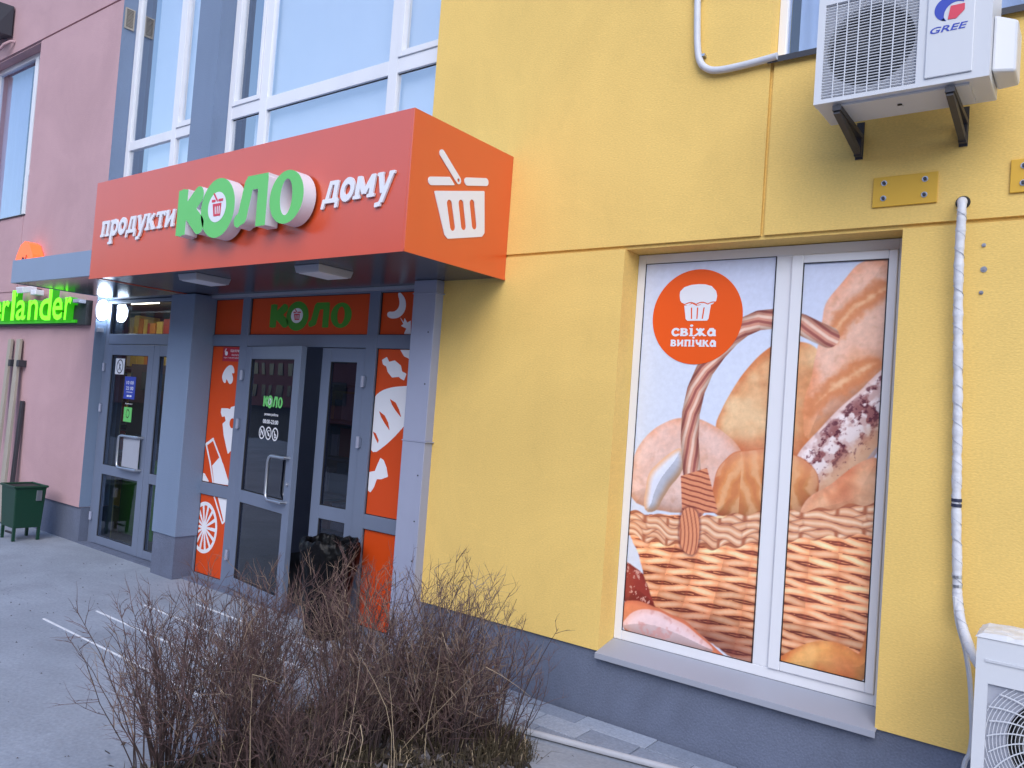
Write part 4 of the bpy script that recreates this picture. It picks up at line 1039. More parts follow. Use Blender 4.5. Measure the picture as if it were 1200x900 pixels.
text_mb('08:00-23:00', .42, .715, 1.655, 1.695, front(yg), .0008, bold=.02, mb=tm)
for k, gx in enumerate((.418, .545, .672)):
    rg = RING(gx, 1.565, .052, .056, .012)
    sg_ = [U(CAP(gx - .02, 1.54, gx - .02, 1.59, .012), CAP(gx - .02, 1.59, gx + .02, 1.55, .014), CAP(gx + .02, 1.55, gx + .024, 1.59, .01)),
           U(CAP(gx - .022, 1.58, gx - .002, 1.562, .014), ELL(gx + .005, 1.553, .016, .014), CAP(gx - .002, 1.59, gx + .02, 1.59, .008)),
           U(CAP(gx - .012, 1.59, gx - .012, 1.55, .012), RING(gx + .005, 1.548, .016, .016, .009))][k]
    shape('', U(rg, sg_, CAP(gx - .036, 1.60, gx + .036, 1.53, .006)), (gx - .07, gx + .07, 1.49, 1.64), 44, front(yg), .0008, None, None, mb=tm)
tm.build('printed_notice', [M['white_film']] * 2, dl, raw=True)
dr = leaf(0, .565, (-5.655, .165, 0), math.radians(1.2), .112, 'narrow right door leaf, closed')
hm = MB()
def hinge(x, z, par):
    h = MB().box(x - .027, x + .027, YF - .012, YF + .002, z - .04, z + .04).build('hinge', M['frame'], par)
    MB().cyl((x, YF - .020, z - .048), (0, 0, 1), .017, .096, 10).build('pin', M['column'], h, smooth=True)
for z in (2.10, 1.62, .33): hinge(-6.825, z, sf)
for z in (2.10, 1.58, .33): hinge(-5.073, z, sf)
B(-7.47, -4.36, .02, YF + .02, -.004, .014).build('threshold', M['plinth'], sf)
# the room behind it
rm = MB()
def room(mb, x0, x1, y0, y1, z0, z1):
    mb.box(x0, x1, y1, y1 + .05, z0, z1); mb.box(x0 - .05, x0, y0, y1, z0, z1); mb.box(x1, x1 + .05, y0, y1, z0, z1)
    mb.box(x0, x1, y0, y1, z1, z1 + .05); mb.box(x0, x1, y0, y1, z0 - .05, z0)
    return mb
room(rm, -7.95, -4.0, .401, 4.4, -.01, 2.92).build('interior_wall', M['room_shop'], sf, kind='stuff')
for a_, b_, c_ in ((-7.95, -7.47, .31), (-4.355, -4.0, .36)): B(a_, b_, c_, .40, 0, 2.92).build('interior_wall', M['room_dark'], sf)

def shelf(name, label, x0, x1, y0, y1, zt, n, seed, mats_):
    t = thing(name, label, 'shelf', ((x0 + x1) / 2, y0, 0))
    mb = MB()
    for x in (x0, x1 - .03): mb.box(x, x + .03, y0, y1, 0, zt)
    hs = [zt * i / n for i in range(n + 1)]
    for z in hs: mb.box(x0 + .03, x1 - .03, y0 + .002, y1, max(0, z - .025), z if z > 0 else .02)
    mb.build('rack', M['frame'], t)
    r_ = random.Random(seed)
    bins = [MB() for _ in mats_]
    for i in range(n):
        x = x0 + .04
        while x < x1 - .18:
            w_ = r_.uniform(.10, .22); h_ = r_.uniform(.55, .9) * (zt / n - .03)
            k = r_.randrange(len(mats_))
            bins[k].box(x, x + w_ - .012, y0 + r_.uniform(.02, .07), y1 - .02, hs[i] + .021, hs[i] + .02 + h_); x += w_
    for k, b in enumerate(bins):
        if b.v: b.build('packets', mats_[k], t, kind='stuff')
    return t
shelf('shop_shelf', 'dim goods rack seen through the glass of the half open grocery door', -7.3, -5.5, 1.5, 1.9, 2.1, 5, 4, [PK[4], PK[5], PK[3], PK[0]])
ct2 = thing('ceiling_tube', 'faint ceiling light deep inside the grocery', 'lamp', (-6.4, 3.0, 2.9))
B(-7.0, -5.8, 2.4, 2.5, 2.89, 2.915).build('housing', M['lamp_body'], ct2); B(-6.98, -5.82, 2.41, 2.49, 2.86, 2.8895).build('tube', M['tube_cool'], ct2)
shelf('shop_shelf', 'dim goods rack deeper in the grocery, right behind the narrow door leaf', -7.9, -6.3, 3.0, 3.4, 2.3, 6, 9, [PK[4], PK[5], PK[2]])

# ================================================================== LEFT SHOPFRONT
nf = thing('left_shopfront', 'grey aluminium double door with a glazed transom, between the pink wall and the pillar', 'shopfront', (-8.8, .15, 0))
m_ = MB()
m_.box(-9.693, -9.605, YF, YB2, 0, 2.92); m_.box(-7.93, -7.862, YF, YB2, 0, 2.92)
for z0, z1 in ((2.392, 2.512), (2.882, 2.92)): m_.box(-9.605, -7.93, YF + .002, YB2 - .002, z0, z1)
m_.box(-9.605, -7.93, YF + .01, YB2, 0, .016)
m_.build('frame', M['frame'], nf, bevel=.003)
B(-9.6, -7.935, .165, .175, 2.515, 2.879).build('pane', M['glass_clear'], nf)
gm = MB(); gasket(gm, -9.605, -7.93, 2.512, 2.882, YF + .018); gm.build('gasket', M['gasket'], nf)
def nleaf(x0, x1, lab):
    mb = MB(); z0, z1 = .022, 2.384; ws = .118
    mb.box(x0, x0 + ws, .122, .182, z0, z1); mb.box(x1 - ws, x1, .122, .182, z0, z1)
    for a, b in ((z0, .110), (.845, .955), (2.262, z1)): mb.box(x0 + ws, x1 - ws, .124, .180, a, b)
    o = mb.build('door', M['frame'], nf, bevel=.003); o['label'] = lab
    for a, b in ((.110, .845), (.955, 2.262)):
        B(x0 + ws - .003, x1 - ws + .003, .148, .158, a - .003, b + .003).build('pane', M['glass_clear'], o)
        g_ = MB(); gasket(g_, x0 + ws, x1 - ws, a, b, .134); g_.build('gasket', M['gasket'], o)
    return o
nd = nleaf(-9.600, -8.530, 'left leaf with the notices and the pull handle')
nleaf(-8.524, -7.935, 'right leaf mostly hidden by the pillar')
pts = [(-8.59, .122, .97), (-8.60, .07, .97), (-8.96, .06, .965), (-9.01, .06, .99), (-9.02, .06, 1.04), (-9.02, .06, 1.28), (-9.01, .06, 1.32), (-8.96, .06, 1.335), (-8.60, .07, 1.335), (-8.59, .122, 1.335)]
MB().tube(pts, .0165, 10).build('handle', M['steel'], nd, smooth=True)
B(-8.955, -8.60, .085, .09, .985, 1.32).build('handle_plate', M['lamp_body'], nd)
st_ = B(-9.415, -9.205, .1455, .147, 2.035, 2.222).build('sticker', M['white_film'], nd)
tm = MB()
shape('', U(RING(-9.31, 2.128, .070, .078, .012), CAP(-9.345, 2.175, -9.275, 2.08, .010), CAP(-9.325, 2.09, -9.30, 2.15, .016)), (-9.42, -9.2, 2.03, 2.23), 60, front(.1445), .0008, None, None, mb=tm)
tm.build('sticker_print', [M['ink']] * 2, nd)
B(-9.165, -8.915, .1455, .147, 1.755, 2.015).build('sticker', M['blue_print'], nd)
tm = text_mb('10 00', -9.12, -8.955, 1.925, 1.965, front(.1445), .0008, bold=.01)
text_mb('22 00', -9.12, -8.955, 1.86, 1.90, front(.1445), .0008, bold=.01, mb=tm)
shape('', RECT(-9.11, -8.965, 1.832, 1.840), (-9.12, -8.95, 1.82, 1.85), 20, front(.1445), .0008, None, None, mb=tm)
shape('', U(CAP(-9.08, 1.79, -9.05, 1.79, .022), CAP(-9.02, 1.79, -8.99, 1.79, .022)), (-9.12, -8.95, 1.77, 1.81), 40, front(.1445), .0008, None, None, mb=tm)
tm.build('sticker_print', [M['white_film']] * 2, nd)
shape('sticker', SUB(RECT(-9.125, -8.945, 1.49, 1.66), RING(-9.035, 1.585, .035, .045, .01)), (-9.13, -8.94, 1.48, 1.67), 60, front(.1455), .001, M['green'], nd)
text_mb('Відчинено', -9.11, -8.95, 1.69, 1.71, front(.1455), .0008).build('sticker_print', [M['white_film']] * 2, nd)
hm = MB()
for z in (2.11, 1.62, .33): hinge(-9.628, z, nf)
B(-9.69, -7.87, .02, YF + .02, -.004, .014).build('threshold', M['plinth'], nf)
rm = MB(); room(rm, -15.0, -8.01, .401, 4.6, -.01, 3.12).build('interior_wall', M['room_lit'], nf, kind='stuff')
MB().box(-15.0, -9.71, .405, .42, 0, 3.1).build('interior_wall', M['room_lit'], nf)
B(-9.2, -8.3, .21, .30, 2.93, 3.1).build('header', M['room_dark'], nf)
ct = thing('ceiling_tube', 'lit ceiling light seen through the transom of the left shop', 'lamp', (-11.0, 2.0, 3.05))
B(-11.9, -10.3, 1.0, 1.12, 3.08, 3.118).build('housing', M['lamp_body'], ct); B(-11.88, -10.32, 1.01, 1.11, 3.05, 3.078).build('tube', M['tube_lit'], ct)
shelf('shop_shelf', 'tall rack of yellow and orange packets showing in the transom of the left shop', -13.6, -9.9, 1.7, 2.1, 3.05, 7, 21, [PK[0], PK[1], PK[2], PK[0], PK[5], PK[3]])
B(-10.2, -9.35, .75, 1.35, 0, .92).build('cabinet', M['green_box'], nf)
B(-11.4, -8.6, 1.36, 1.40, .0, 2.22).build('added_dark_panel', M['room_dark'], nf)  # dark panel added to hide the lit packets and keep the door glass dark

# ================================================================== CANOPIES
oc = thing('orange_canopy', 'big orange box canopy with green and white lettering over the grocery entrance', 'canopy', (-5.6, -.5, 2.9))
CX0, CX1, CY, CZ0, CZ1 = -7.66, -3.54, -1.04, 2.90, 3.80
B(CX0, CX1 - .004, CY, CY + .02, CZ0, CZ1).build('front_panel', M['orange'], oc, bevel=.002)
B(CX1 - .0035, CX1 + .016, CY, -.001, CZ0, CZ1).build('side_panel', M['orange'], oc, bevel=.002)
B(CX0, CX0 + .02, CY + .0205, -.001, CZ0 + .002, CZ1).build('side_panel', M['orange'], oc)
B(CX0 + .02, CX1 - .006, CY + .021, .115, CZ1 - .03, CZ1 - .005).build('top_sheet', M['canopy_grey'], oc)
tr_ = MB()
tr_.box(CX0, CX1 + .02, CY - .004, CY - .0005, CZ0 - .012, CZ0 + .004)
tr_.box(CX1 + .0165, CX1 + .021, CY - .004, -.002, CZ0 - .012, CZ0 + .004)
tr_.build('edge_trim', M['orange'], oc)
for x0, x1 in ((-7.62, -6.62), (-6.614, -5.20), (-5.194, -3.56)):
    B(x0, x1, CY + .024, .12, 2.908, 2.92).build('soffit_sheet', M['soffit'], oc)
B(-7.86, -4.36, .085, .128, 2.882, 2.9065).build('trim', M['lamp_body'], oc)
# letters standing proud of the front
fy = CY - .13
put_kolo(-5.985, -4.395, 3.085, 3.545, lambda d: front(fy - d), .105, [M['green'], M['letter_side']], oc, n=60)
for x in (-5.90, -5.5, -5.3, -4.86, -4.70, -4.46): MB().cyl((x, CY, 3.31), (0, -1, 0), .01, .03, 8).build('stand_off', M['steel'], oc)
for word, x0, x1, zb, xh, rise in (('продукти', -7.475, -6.205, 3.268, .145, 0.0), ('дому', -4.335, -3.655, 3.262, .150, 0.0)):
    for c, f, a, b in slab_text(word, x0, x1, zb, xh, .16, rise):
        shape('letter', f, (a - .05, b + .06, zb - .11, zb + .18), 44, front(CY - .018), .014, [M['white_film'], M['letter_side']], oc)
bsk = U(SUB(POLY([(-.805, 3.326), (-.315, 3.456), (-.282, 3.175), (-.305, 3.148), (-.650, 3.058), (-.680, 3.075)], .006),
    CAP(-.660, 3.285, -.612, 3.140, .052), CAP(-.545, 3.315, -.503, 3.170, .052), CAP(-.432, 3.345, -.392, 3.200, .052)),
    SUB(U(CAP(-.850, 3.385, -.62, 3.448, .054), CAP(-.50, 3.478, -.300, 3.530, .054)), CAP(-.765, 3.590, -.588, 3.462, .105)),
    SUB(CAP(-.765, 3.590, -.588, 3.462, .052), ELL(-.588, 3.462, .013, .013)))
shape('basket_emblem', bsk, (-.95, -.18, 2.95, 3.80), 130, right(CX1 + .021), .004, [M['white_film']] * 2, oc)
# plain grey canopy to its left
gc = thing('grey_canopy', 'thin blue-grey canopy over the left shop entrance, butting against the orange one', 'canopy', (-8.55, -.5, 2.92))
GX0 = -9.44
B(GX0, CX0 - .003, CY, CY + .02, 2.92, 3.165).build('front_panel', M['canopy_grey'], gc, bevel=.002)
B(GX0, GX0 + .02, CY + .0205, -.001, 2.922, 3.165).build('side_panel', M['canopy_grey'], gc)
B(GX0 + .02, CX0 - .003, CY + .021, .115, 3.14, 3.16).build('top_sheet', M['canopy_grey'], gc)
sl = MB(); n_ = 19
for i in range(n_):
    a = GX0 + .021 + i * (CX0 - .02 - GX0 - .02) / n_; b = a + (CX0 - .02 - GX0 - .02) / n_ - .012
    sl.hexa([(a, CY + .024, 2.926), (b, CY + .024, 2.930), (b, .12, 2.930), (a, .12, 2.926), (a, CY + .024, 2.945), (b, CY + .024, 2.945), (b, .12, 2.945), (a, .12, 2.945)])
sl.build('soffit_slat', M['slat'], gc, kind='stuff')
B(GX0 + .02, CX0 - .01, CY + .022, .12, 2.95, 2.955).build('soffit_back', M['dark'], gc)

def soffit_lamp(x, y, label):
    t = thing('soffit_lamp', label, 'lamp', (x, y, 2.908), group='square lamps under the orange canopy')
    MB().hexa([(x - .13, y - .155, 2.855), (x + .13, y - .155, 2.855), (x + .13, y + .155, 2.855), (x - .13, y + .155, 2.855), (x - .142, y - .167, 2.907), (x + .142, y - .167, 2.907), (x + .142, y + .167, 2.907), (x - .142, y + .167, 2.907)]).build('housing', M['lamp_body'], t, bevel=.004)
    B(x - .115, x + .115, y - .138, y + .138, 2.850, 2.8545).build('cover', M['white_film'], t)
soffit_lamp(-6.25, -.72, 'unlit square lamp under the orange canopy, the one nearer the pillar')
soffit_lamp(-4.72, -.68, 'unlit square lamp under the orange canopy, the one nearer the sheet-clad column')
wl_ = thing('wall_lamp', 'bright white oval lamp on the grey side wall beside the left door', 'lamp', (-9.69, .06, 2.79))
mb = MB()
def oval(mb, x0, x1, cy, cz, ry, rz, n=24):
    v = []
    for x, s_ in ((x0, 1.0), ((x0 + x1) / 2, 1.0), (x1, .82)):
        v += [(x, cy + ry * s_ * math.cos(2 * math.pi * k / n), cz + rz * s_ * math.sin(2 * math.pi * k / n)) for k in range(n)]
    f = []
    for r_ in range(2): f += [(r_ * n + k, r_ * n + (k + 1) % n, (r_ + 1) * n + (k + 1) % n, (r_ + 1) * n + k) for k in range(n)]
    f.append(tuple(2 * n + k for k in range(n))); f.append(tuple(range(n))[::-1])
    return mb.add(v, f)
oval(MB(), -9.694, -9.665, .052, 2.79, .073, .128).build('base', M['letter_side'], wl_, smooth=True)
oval(MB(), -9.664, -9.60, .052, 2.79, .066, .120).build('globe', M['lamp_lit'], wl_, smooth=True)
jb = B(-9.694, -9.66, .02, .09, 2.525, 2.575).build('junction_box', M['lamp_body'], None, bevel=.004)
tag(jb, 'small pale junction box under the lit oval lamp', 'junction box')

# ================================================================== LIT SIGNS
gs = thing('green_letter_sign', 'lit green letters on a dark board on the pink wall under the grey canopy', 'sign', (-11, 0, 2.6))
B(-12.6, -9.80, -.075, -.002, 2.60, 2.90).build('backboard', M['dark'], gs, bevel=.004)
B(-12.6, -10.0, -.10, -.0755, 2.625, 2.66).build('cable_tray', M['neon_side'], gs)
for ch, a, b, z0, z1 in (('e', -12.34, -12.06, 2.66, 2.93), ('r', -12.02, -11.80, 2.66, 2.93), ('l', -11.73, -11.62, 2.66, 3.06), ('a', -11.57, -11.27, 2.66, 2.925), ('n', -11.20, -10.91, 2.66, 2.92), ('d', -10.86, -10.53, 2.65, 3.05), ('e', -10.49, -10.22, 2.65, 2.93), ('r', -10.16, -9.99, 2.65, 2.93)):
    mbx = text_mb(ch, a, b, z0, z1, front(-.165), .085, bold=.012)
    mbx.build('letter', [M['neon'], M['neon_side']], gs)
shape('accent', U(CAP(-11.58, 3.05, -11.54, 3.05, .022), CAP(-11.54, 3.05, -11.57, 2.985, .022)), (-11.65, -11.48, 2.93, 3.1), 30, front(-.17), .06, [M['neon'], M['neon_side']], gs)
og = thing('orange_lit_emblem', 'small glowing orange emblem peeping over the grey canopy at the left', 'sign', (-11.5, 0, 3.3))
shape('face', U(POLY([(-11.80, 3.28), (-11.22, 3.28), (-11.28, 3.52), (-11.40, 3.66), (-11.52, 3.70), (-11.64, 3.66), (-11.75, 3.52)], .02)), (-11.9, -11.15, 3.2, 3.8), 60, front(-.15), .14, [M['neon_orange'], M['neon_orange']], og)
shape('mark', U(CAP(-11.60, 3.44, -11.545, 3.50, .022), CAP(-11.545, 3.50, -11.47, 3.45, .022), CAP(-11.47, 3.45, -11.44, 3.52, .018)), (-11.65, -11.4, 3.4, 3.55), 40, front(-.155), .003, [M['ink']] * 2, og)
fl_ = thing('floodlight', 'small white floodlight above the green letters, tucked under the grey canopy edge', 'lamp', (-11.15, -.1, 3.0))
MB().hexa([(-11.40, -.24, 3.00), (-11.20, -.24, 3.00), (-11.20, -.08, 3.04), (-11.40, -.08, 3.04), (-11.40, -.26, 3.08), (-11.20, -.26, 3.08), (-11.20, -.08, 3.12), (-11.40, -.08, 3.12)]).build('housing', M['white'], fl_, bevel=.008)
B(-11.17, -11.02, -.17, -.06, 2.985, 3.055).build('hood', M['white'], fl_, bevel=.01)
B(-11.3, -11.26, -.08, 0, 3.05, 3.09).build('arm', M['iron'], fl_)
s = B(-9.95, -9.81, -.17, -.0765, 2.855, 2.90).build('transformer_box', M['lamp_body'], None, bevel=.006)
tag(s, 'pale power box at the right end of the green letter sign', 'box')

# ================================================================== AIR CONDITIONERS
def ac_unit(label, x0, x1, z0, z1, yf, yb_, gx0, gx1, gz0, gz1, style):
    t = thing('air_conditioner', label, 'air conditioner', ((x0 + x1) / 2, (yf + yb_) / 2, z0))
    mb = MB()
    relief(mb, [x0, gx0, gx1, x1], [z0, gz0, gz1, z1], lambda x, z: None if gx0 < x < gx1 and gz0 < z < gz1 else 0.0, yf=yf, back=.06)
    # body behind the front
    mb.add([(x0, yf + .06, z0), (x1, yf + .06, z0), (x1, yb_, z0), (x0, yb_, z0), (x0, yf + .06, z1), (x1, yf + .06, z1), (x1, yb_, z1), (x0, yb_, z1)],
           [(0, 3, 2, 1), (4, 5, 6, 7), (1, 2, 6, 5), (2, 3, 7, 6), (3, 0, 4, 7)])
    mb.build('casing', M['ac'], t, bevel=.006)
    cx_, cz_ = (gx0 + gx1) / 2, (gz0 + gz1) / 2; R_ = min(gx1 - gx0, gz1 - gz0) / 2 * .94
    ring = SUB(RECT(gx0 - .004, gx1 + .004, gz0 - .004, gz1 + .004), ELL(cx_, cz_, R_, R_))
    shape('fan_shroud', ring, (gx0 - .01, gx1 + .01, gz0 - .01, gz1 + .01), 60, front(yf + .017), .05, [M['ac_plastic' if style == 0 else 'lamp_body']] * 2, t)
    B(gx0, gx1, yf + .12, yf + .125, gz0, gz1).build('coil', M['dark'], t)
    fb = MB()
    for k in range(3):
        for s_ in range(8):
            a0 = 2 * math.pi * k / 3 + s_ * .18; a1 = a0 + .18; r0, r1 = R_ * .2, R_ * (.95 - .02 * s_)
            dy0, dy1 = s_ * .007, (s_ + 1) * .007
            fb.add([(cx_ + r0 * math.cos(a0), yf + .10 - dy0 * .5, cz_ + r0 * math.sin(a0)), (cx_ + r1 * math.cos(a0), yf + .10 - dy0, cz_ + r1 * math.sin(a0)),
                    (cx_ + r1 * math.cos(a1), yf + .10 - dy1, cz_ + r1 * math.sin(a1)), (cx_ + r0 * math.cos(a1), yf + .10 - dy1 * .5, cz_ + r0 * math.sin(a1))], [(0, 1, 2, 3)])
    fb.cyl((cx_, yf + .105, cz_), (0, -1, 0), R_ * .22, .05, 20)
    fb.build('fan', M['fan'], t)
    gm_ = MB()
    if style == 0:
        nb = 33
        for i in range(nb + 1):
            z = gz0 + (gz1 - gz0) * i / nb; gm_.box(gx0, gx1, yf + .004, yf + .012, z - .0017, z + .0017)
        for i in range(1, 8):
            x = gx0 + (gx1 - gx0) * i / 8; gm_.box(x - .0026, x + .0026, yf + .0005, yf + .0038, gz0, gz1)
    else:
        k = 0; rr_ = R_ * .16
        while rr_ < R_ * 1.45:
            pts = [(cx_ + rr_ * math.cos(a), yf + .006, cz_ + rr_ * math.sin(a)) for a in np.linspace(0, 2 * math.pi, 73)]
            seg = []
            for p in pts:
                if gx0 < p[0] < gx1 and gz0 < p[2] < gz1: seg.append(p)
                else:
                    if len(seg) > 2: gm_.tube(seg, .0018, 4, cap=False)
                    seg = []
            if len(seg) > 2: gm_.tube(seg, .0018, 4, cap=False)
            rr_ += .0135
        for k in range(26):
            a = 2 * math.pi * k / 26; pts = []
            for j in range(12):
                r_ = R_ * .16 + R_ * 1.3 * j / 11; aa = a + .55 * j / 11
                p = (cx_ + r_ * math.cos(aa), yf + .002, cz_ + r_ * math.sin(aa))
                if gx0 < p[0] < gx1 and gz0 < p[2] < gz1: pts.append(p)
            if len(pts) > 2: gm_.tube(pts, .0032, 4, cap=False)
        gm_.cyl((cx_, yf + .01, cz_), (0, -1, 0), R_ * .17, .012, 24)
    gm_.build('grille', M['ac'], t, kind='stuff')
    return t
a1 = ac_unit('white outdoor air conditioner on brackets, high on the yellow wall at top right', -1.235, -.468, 3.60, 4.15, -.50, -.18, -1.200, -.770, 3.622, 4.105, 0)
mb = MB(); mb.box(-.732, -.536, -.509, -.5005, 3.632, 4.145); mb.build('service_panel', M['ac'], a1, bevel=.006)
MB().hexa([(-.4675, -.44, 3.64), (-.375, -.40, 3.64), (-.375, -.22, 3.64), (-.4675, -.20, 3.64), (-.4675, -.44, 3.905), (-.375, -.40, 3.88), (-.375, -.22, 3.88), (-.4675, -.20, 3.905)]).build('valve_cover', M['ac'], a1, bevel=.012)
MB().box(-1.15, -.55, -.46, -.22, 3.588, 3.5995).cyl((-.86, -.34, 3.5875), (0, 0, -1), .012, .004, 10, 0).build('base_pan', M['ac'], a1)
MB().cyl((-.86, -.36, 3.5870), (0, 0, -1), .011, .003, 12).build('drain_hole', M['black'], a1)
ly = -.5105
logo = U(SUB(ELL(-.640, 3.945, .062, .058), ELL(-.617, 3.925, .048, .050)), )
shape('emblem', INT(logo, lambda X, Z: -(X * .6 - Z * 1.0 + 4.30)), (-.72, -.57, 3.87, 4.02), 60, front(ly), .001, [M['blue_print']] * 2, a1)
shape('emblem', SUB(ELL(-.640, 3.945, .062, .058), ELL(-.610, 3.915, .052, .056)), (-.72, -.57, 3.87, 4.02), 60, front(ly), .001, [M['blue_print']] * 2, a1)
shape('emblem', POLY([(-.643, 3.895), (-.612, 3.893), (-.580, 3.925), (-.580, 3.953), (-.634, 3.953)], .002), (-.66, -.56, 3.88, 3.97), 40, front(ly - .001), .001, [M['red_print']] * 2, a1)
text_mb('GREE', -.716, -.562, 3.838, 3.868, front(ly), .001, bold=.015, shear=.25).build('emblem_lettering', [M['blue_print']] * 2, a1)
for x, lb in ((-1.125, 'left dark triangular bracket under the upper air conditioner'), (-.625, 'right dark triangular bracket under the upper air conditioner')):
    t = thing('ac_bracket', lb, 'bracket', (x, 0, 3.5), group='brackets of the upper air conditioner')
    B(x - .02, x + .02, -.485, -.006, 3.560, 3.5865).build('arm', M['iron'], t)
    MB().bar((x, -.475, 3.562), (x, -.03, 3.485), .03, .035).build('strut', M['iron'], t)
    B(x - .02, x + .02, -.0055, -.0005, 3.455, 3.66).build('wall_plate', M['iron'], t)
    B(x - .018, x + .018, -.045, -.006, 3.465, 3.5595).build('upright', M['iron'], t)
a2 = ac_unit('white outdoor air conditioner unit with a round wire grille at the bottom right corner', -.395, .44, .46, 1.130, -.56, -.28, -.348, .20, .52, .945, 1)
mb = MB(); r_ = np.random.RandomState(4)
nx_, ny_ = 30, 12
V = []
for i in range(nx_ + 1):
    for j in range(ny_ + 1):
        u_, v_ = i / nx_, j / ny_; e_ = min(u_, 1 - u_, v_, 1 - v_)
        V.append((-.405 + .855 * u_ + .004 * r_.rand(), -.565 + .29 * v_, 1.132 + (0 if e_ == 0 else .010 + .008 * r_.rand() + .005 * math.sin(u_ * 13))))
mb.add(V, [(i * (ny_ + 1) + j, (i + 1) * (ny_ + 1) + j, (i + 1) * (ny_ + 1) + j + 1, i * (ny_ + 1) + j + 1) for i in range(nx_) for j in range(ny_)])
mb.build('top_cover', M['ac'], a2, smooth=False)
MB().box(-.36, .42, -.566, -.5605, 1.035, 1.045).build('pressed_line', M['ac_plastic'], a2)
for x in (-.25, .30):
    pass
t = thing('ac_bracket', 'dark wall bracket carrying the lower air conditioner', 'bracket', (-.25, 0, .4))
B(-.27, -.23, -.56, -.006, .425, .455).build('arm', M['iron'], t); B(.24, .28, -.56, -.006, .425, .455).build('arm', M['iron'], t)
# insulated line down to it
hp = [(-.615, .03, 3.165), (-.612, -.03, 3.165), (-.606, -.075, 3.135), (-.604, -.085, 3.06), (-.607, -.07, 2.87), (-.600, -.06, 2.60), (-.588, -.055, 2.32), (-.574, -.05, 1.95), (-.562, -.05, 1.61), (-.548, -.05, 1.38), (-.538, -.055, 1.21), (-.520, -.07, 1.11), (-.490, -.10, 1.03), (-.450, -.17, .965), (-.385, -.27, .90)]
def smooth_pts(P_, n):
    out = []
    for i in range(len(P_) - 1):
        p0, p1, p2, p3 = [Vector(P_[max(0, min(len(P_) - 1, k))]) for k in (i - 1, i, i + 1, i + 2)]
        for k in range(n):
            t_ = k / n
            out.append(.5 * ((2 * p1) + (-p0 + p2) * t_ + (2 * p0 - 5 * p1 + 4 * p2 - p3) * t_ ** 2 + (-p0 + 3 * p1 - 3 * p2 + p3) * t_ ** 3))
    return out + [Vector(P_[-1])]
hs = thing('insulated_hose', 'white tape-wrapped hose running down the yellow wall into the lower air conditioner', 'hose', (-.6, 0, 1))
sp = smooth_pts(hp, 30); rd = []; acc = 0
for i, p_ in enumerate(sp):
    if i: acc += (sp[i] - sp[i - 1]).length
    f_ = (acc / .085) % 1; rd.append(.0205 + .0022 * f_ + .0012 * math.sin(acc * 31) + .0008 * math.sin(acc * 77))
MB().tube(sp, rd, 14).build('wrapped_line', M['hose'], hs, smooth=True)
hx = []; acc = 0.0
for i, p_ in enumerate(sp):
    if i: acc += (sp[i] - sp[i - 1]).length
    if i % 1 == 0 and 14 < i:
        a_ = acc / .095 * 2 * math.pi
        hx.append(Vector(p_) + Vector((math.cos(a_) * .0222, math.sin(a_) * .0222, 0)))
hq = smooth_pts([tuple(v_) for v_ in hx], 3)
MB().tube(hq, .0014, 4).build('tape_seam', M['lamp_body'], hs)
bm = MB()
for z, dz in ((1.665, .006), (1.64, -.004)): 
    c0 = Vector((-.5635, -.05, z)); bm.tube([c0 + Vector((0, 0, -.008)), c0 + Vector((0, 0, .008))], .0242, 14)
bm.build('tape_band', M['ink'], hs)
bm = MB()
for z, x in ((1.30, -.545), (1.255, -.5415), (1.17, -.532), (1.145, -.528)): bm.tube([(x, -.055, z), (x + .001, -.056, z - .012)], .0240, 10)
bm.build('tape_mark', M['steel'], hs)
MB().cyl((-.612, -.0015, 3.165), (0, -1, 0), .034, .003, 20).build('wall_hole', M['black'], hs)
cb = MB().tube(smooth_pts([(-.545, -.075, 1.20), (-.530, -.065, 1.08), (-.492, -.06, .95), (-.466, -.06, .81), (-.452, -.06, .66), (-.446, -.06, .56), (-.452, -.055, .47), (-.475, -.05, .38), (-.49, -.06, .05)], 8), .0115, 8).build('drain_cable', M['pipe'], None, smooth=True)
tag(cb, 'thin white drain cable hanging beside the lower air conditioner', 'cable')
cd = thing('conduit', 'white pipe bending down the yellow wall to the dark sill of the upper window', 'pipe', (-2.0, 0, 4.2))
pts = smooth_pts([(-2.155, -.03, 5.6), (-2.150, -.03, 5.2), (-2.14, -.03, 4.8), (-2.130, -.03, 4.55), (-2.112, -.03, 4.30), (-2.085, -.03, 4.19), (-2.03, -.03, 4.135), (-1.96, -.03, 4.115), (-1.85, -.03, 4.112), (-1.70, -.03, 4.118), (-1.60, -.04, 4.12)], 7)
MB().tube(pts, .0215, 10).build('pipe', M['pipe'], cd, smooth=True)
B(-2.165, -2.10, -.035, -.0005, 4.62, 4.64).build('clip', M['steel'], cd); B(-2.115, -2.06, -.035, -.0005, 4.225, 4.24).build('clip', M['steel'], cd)
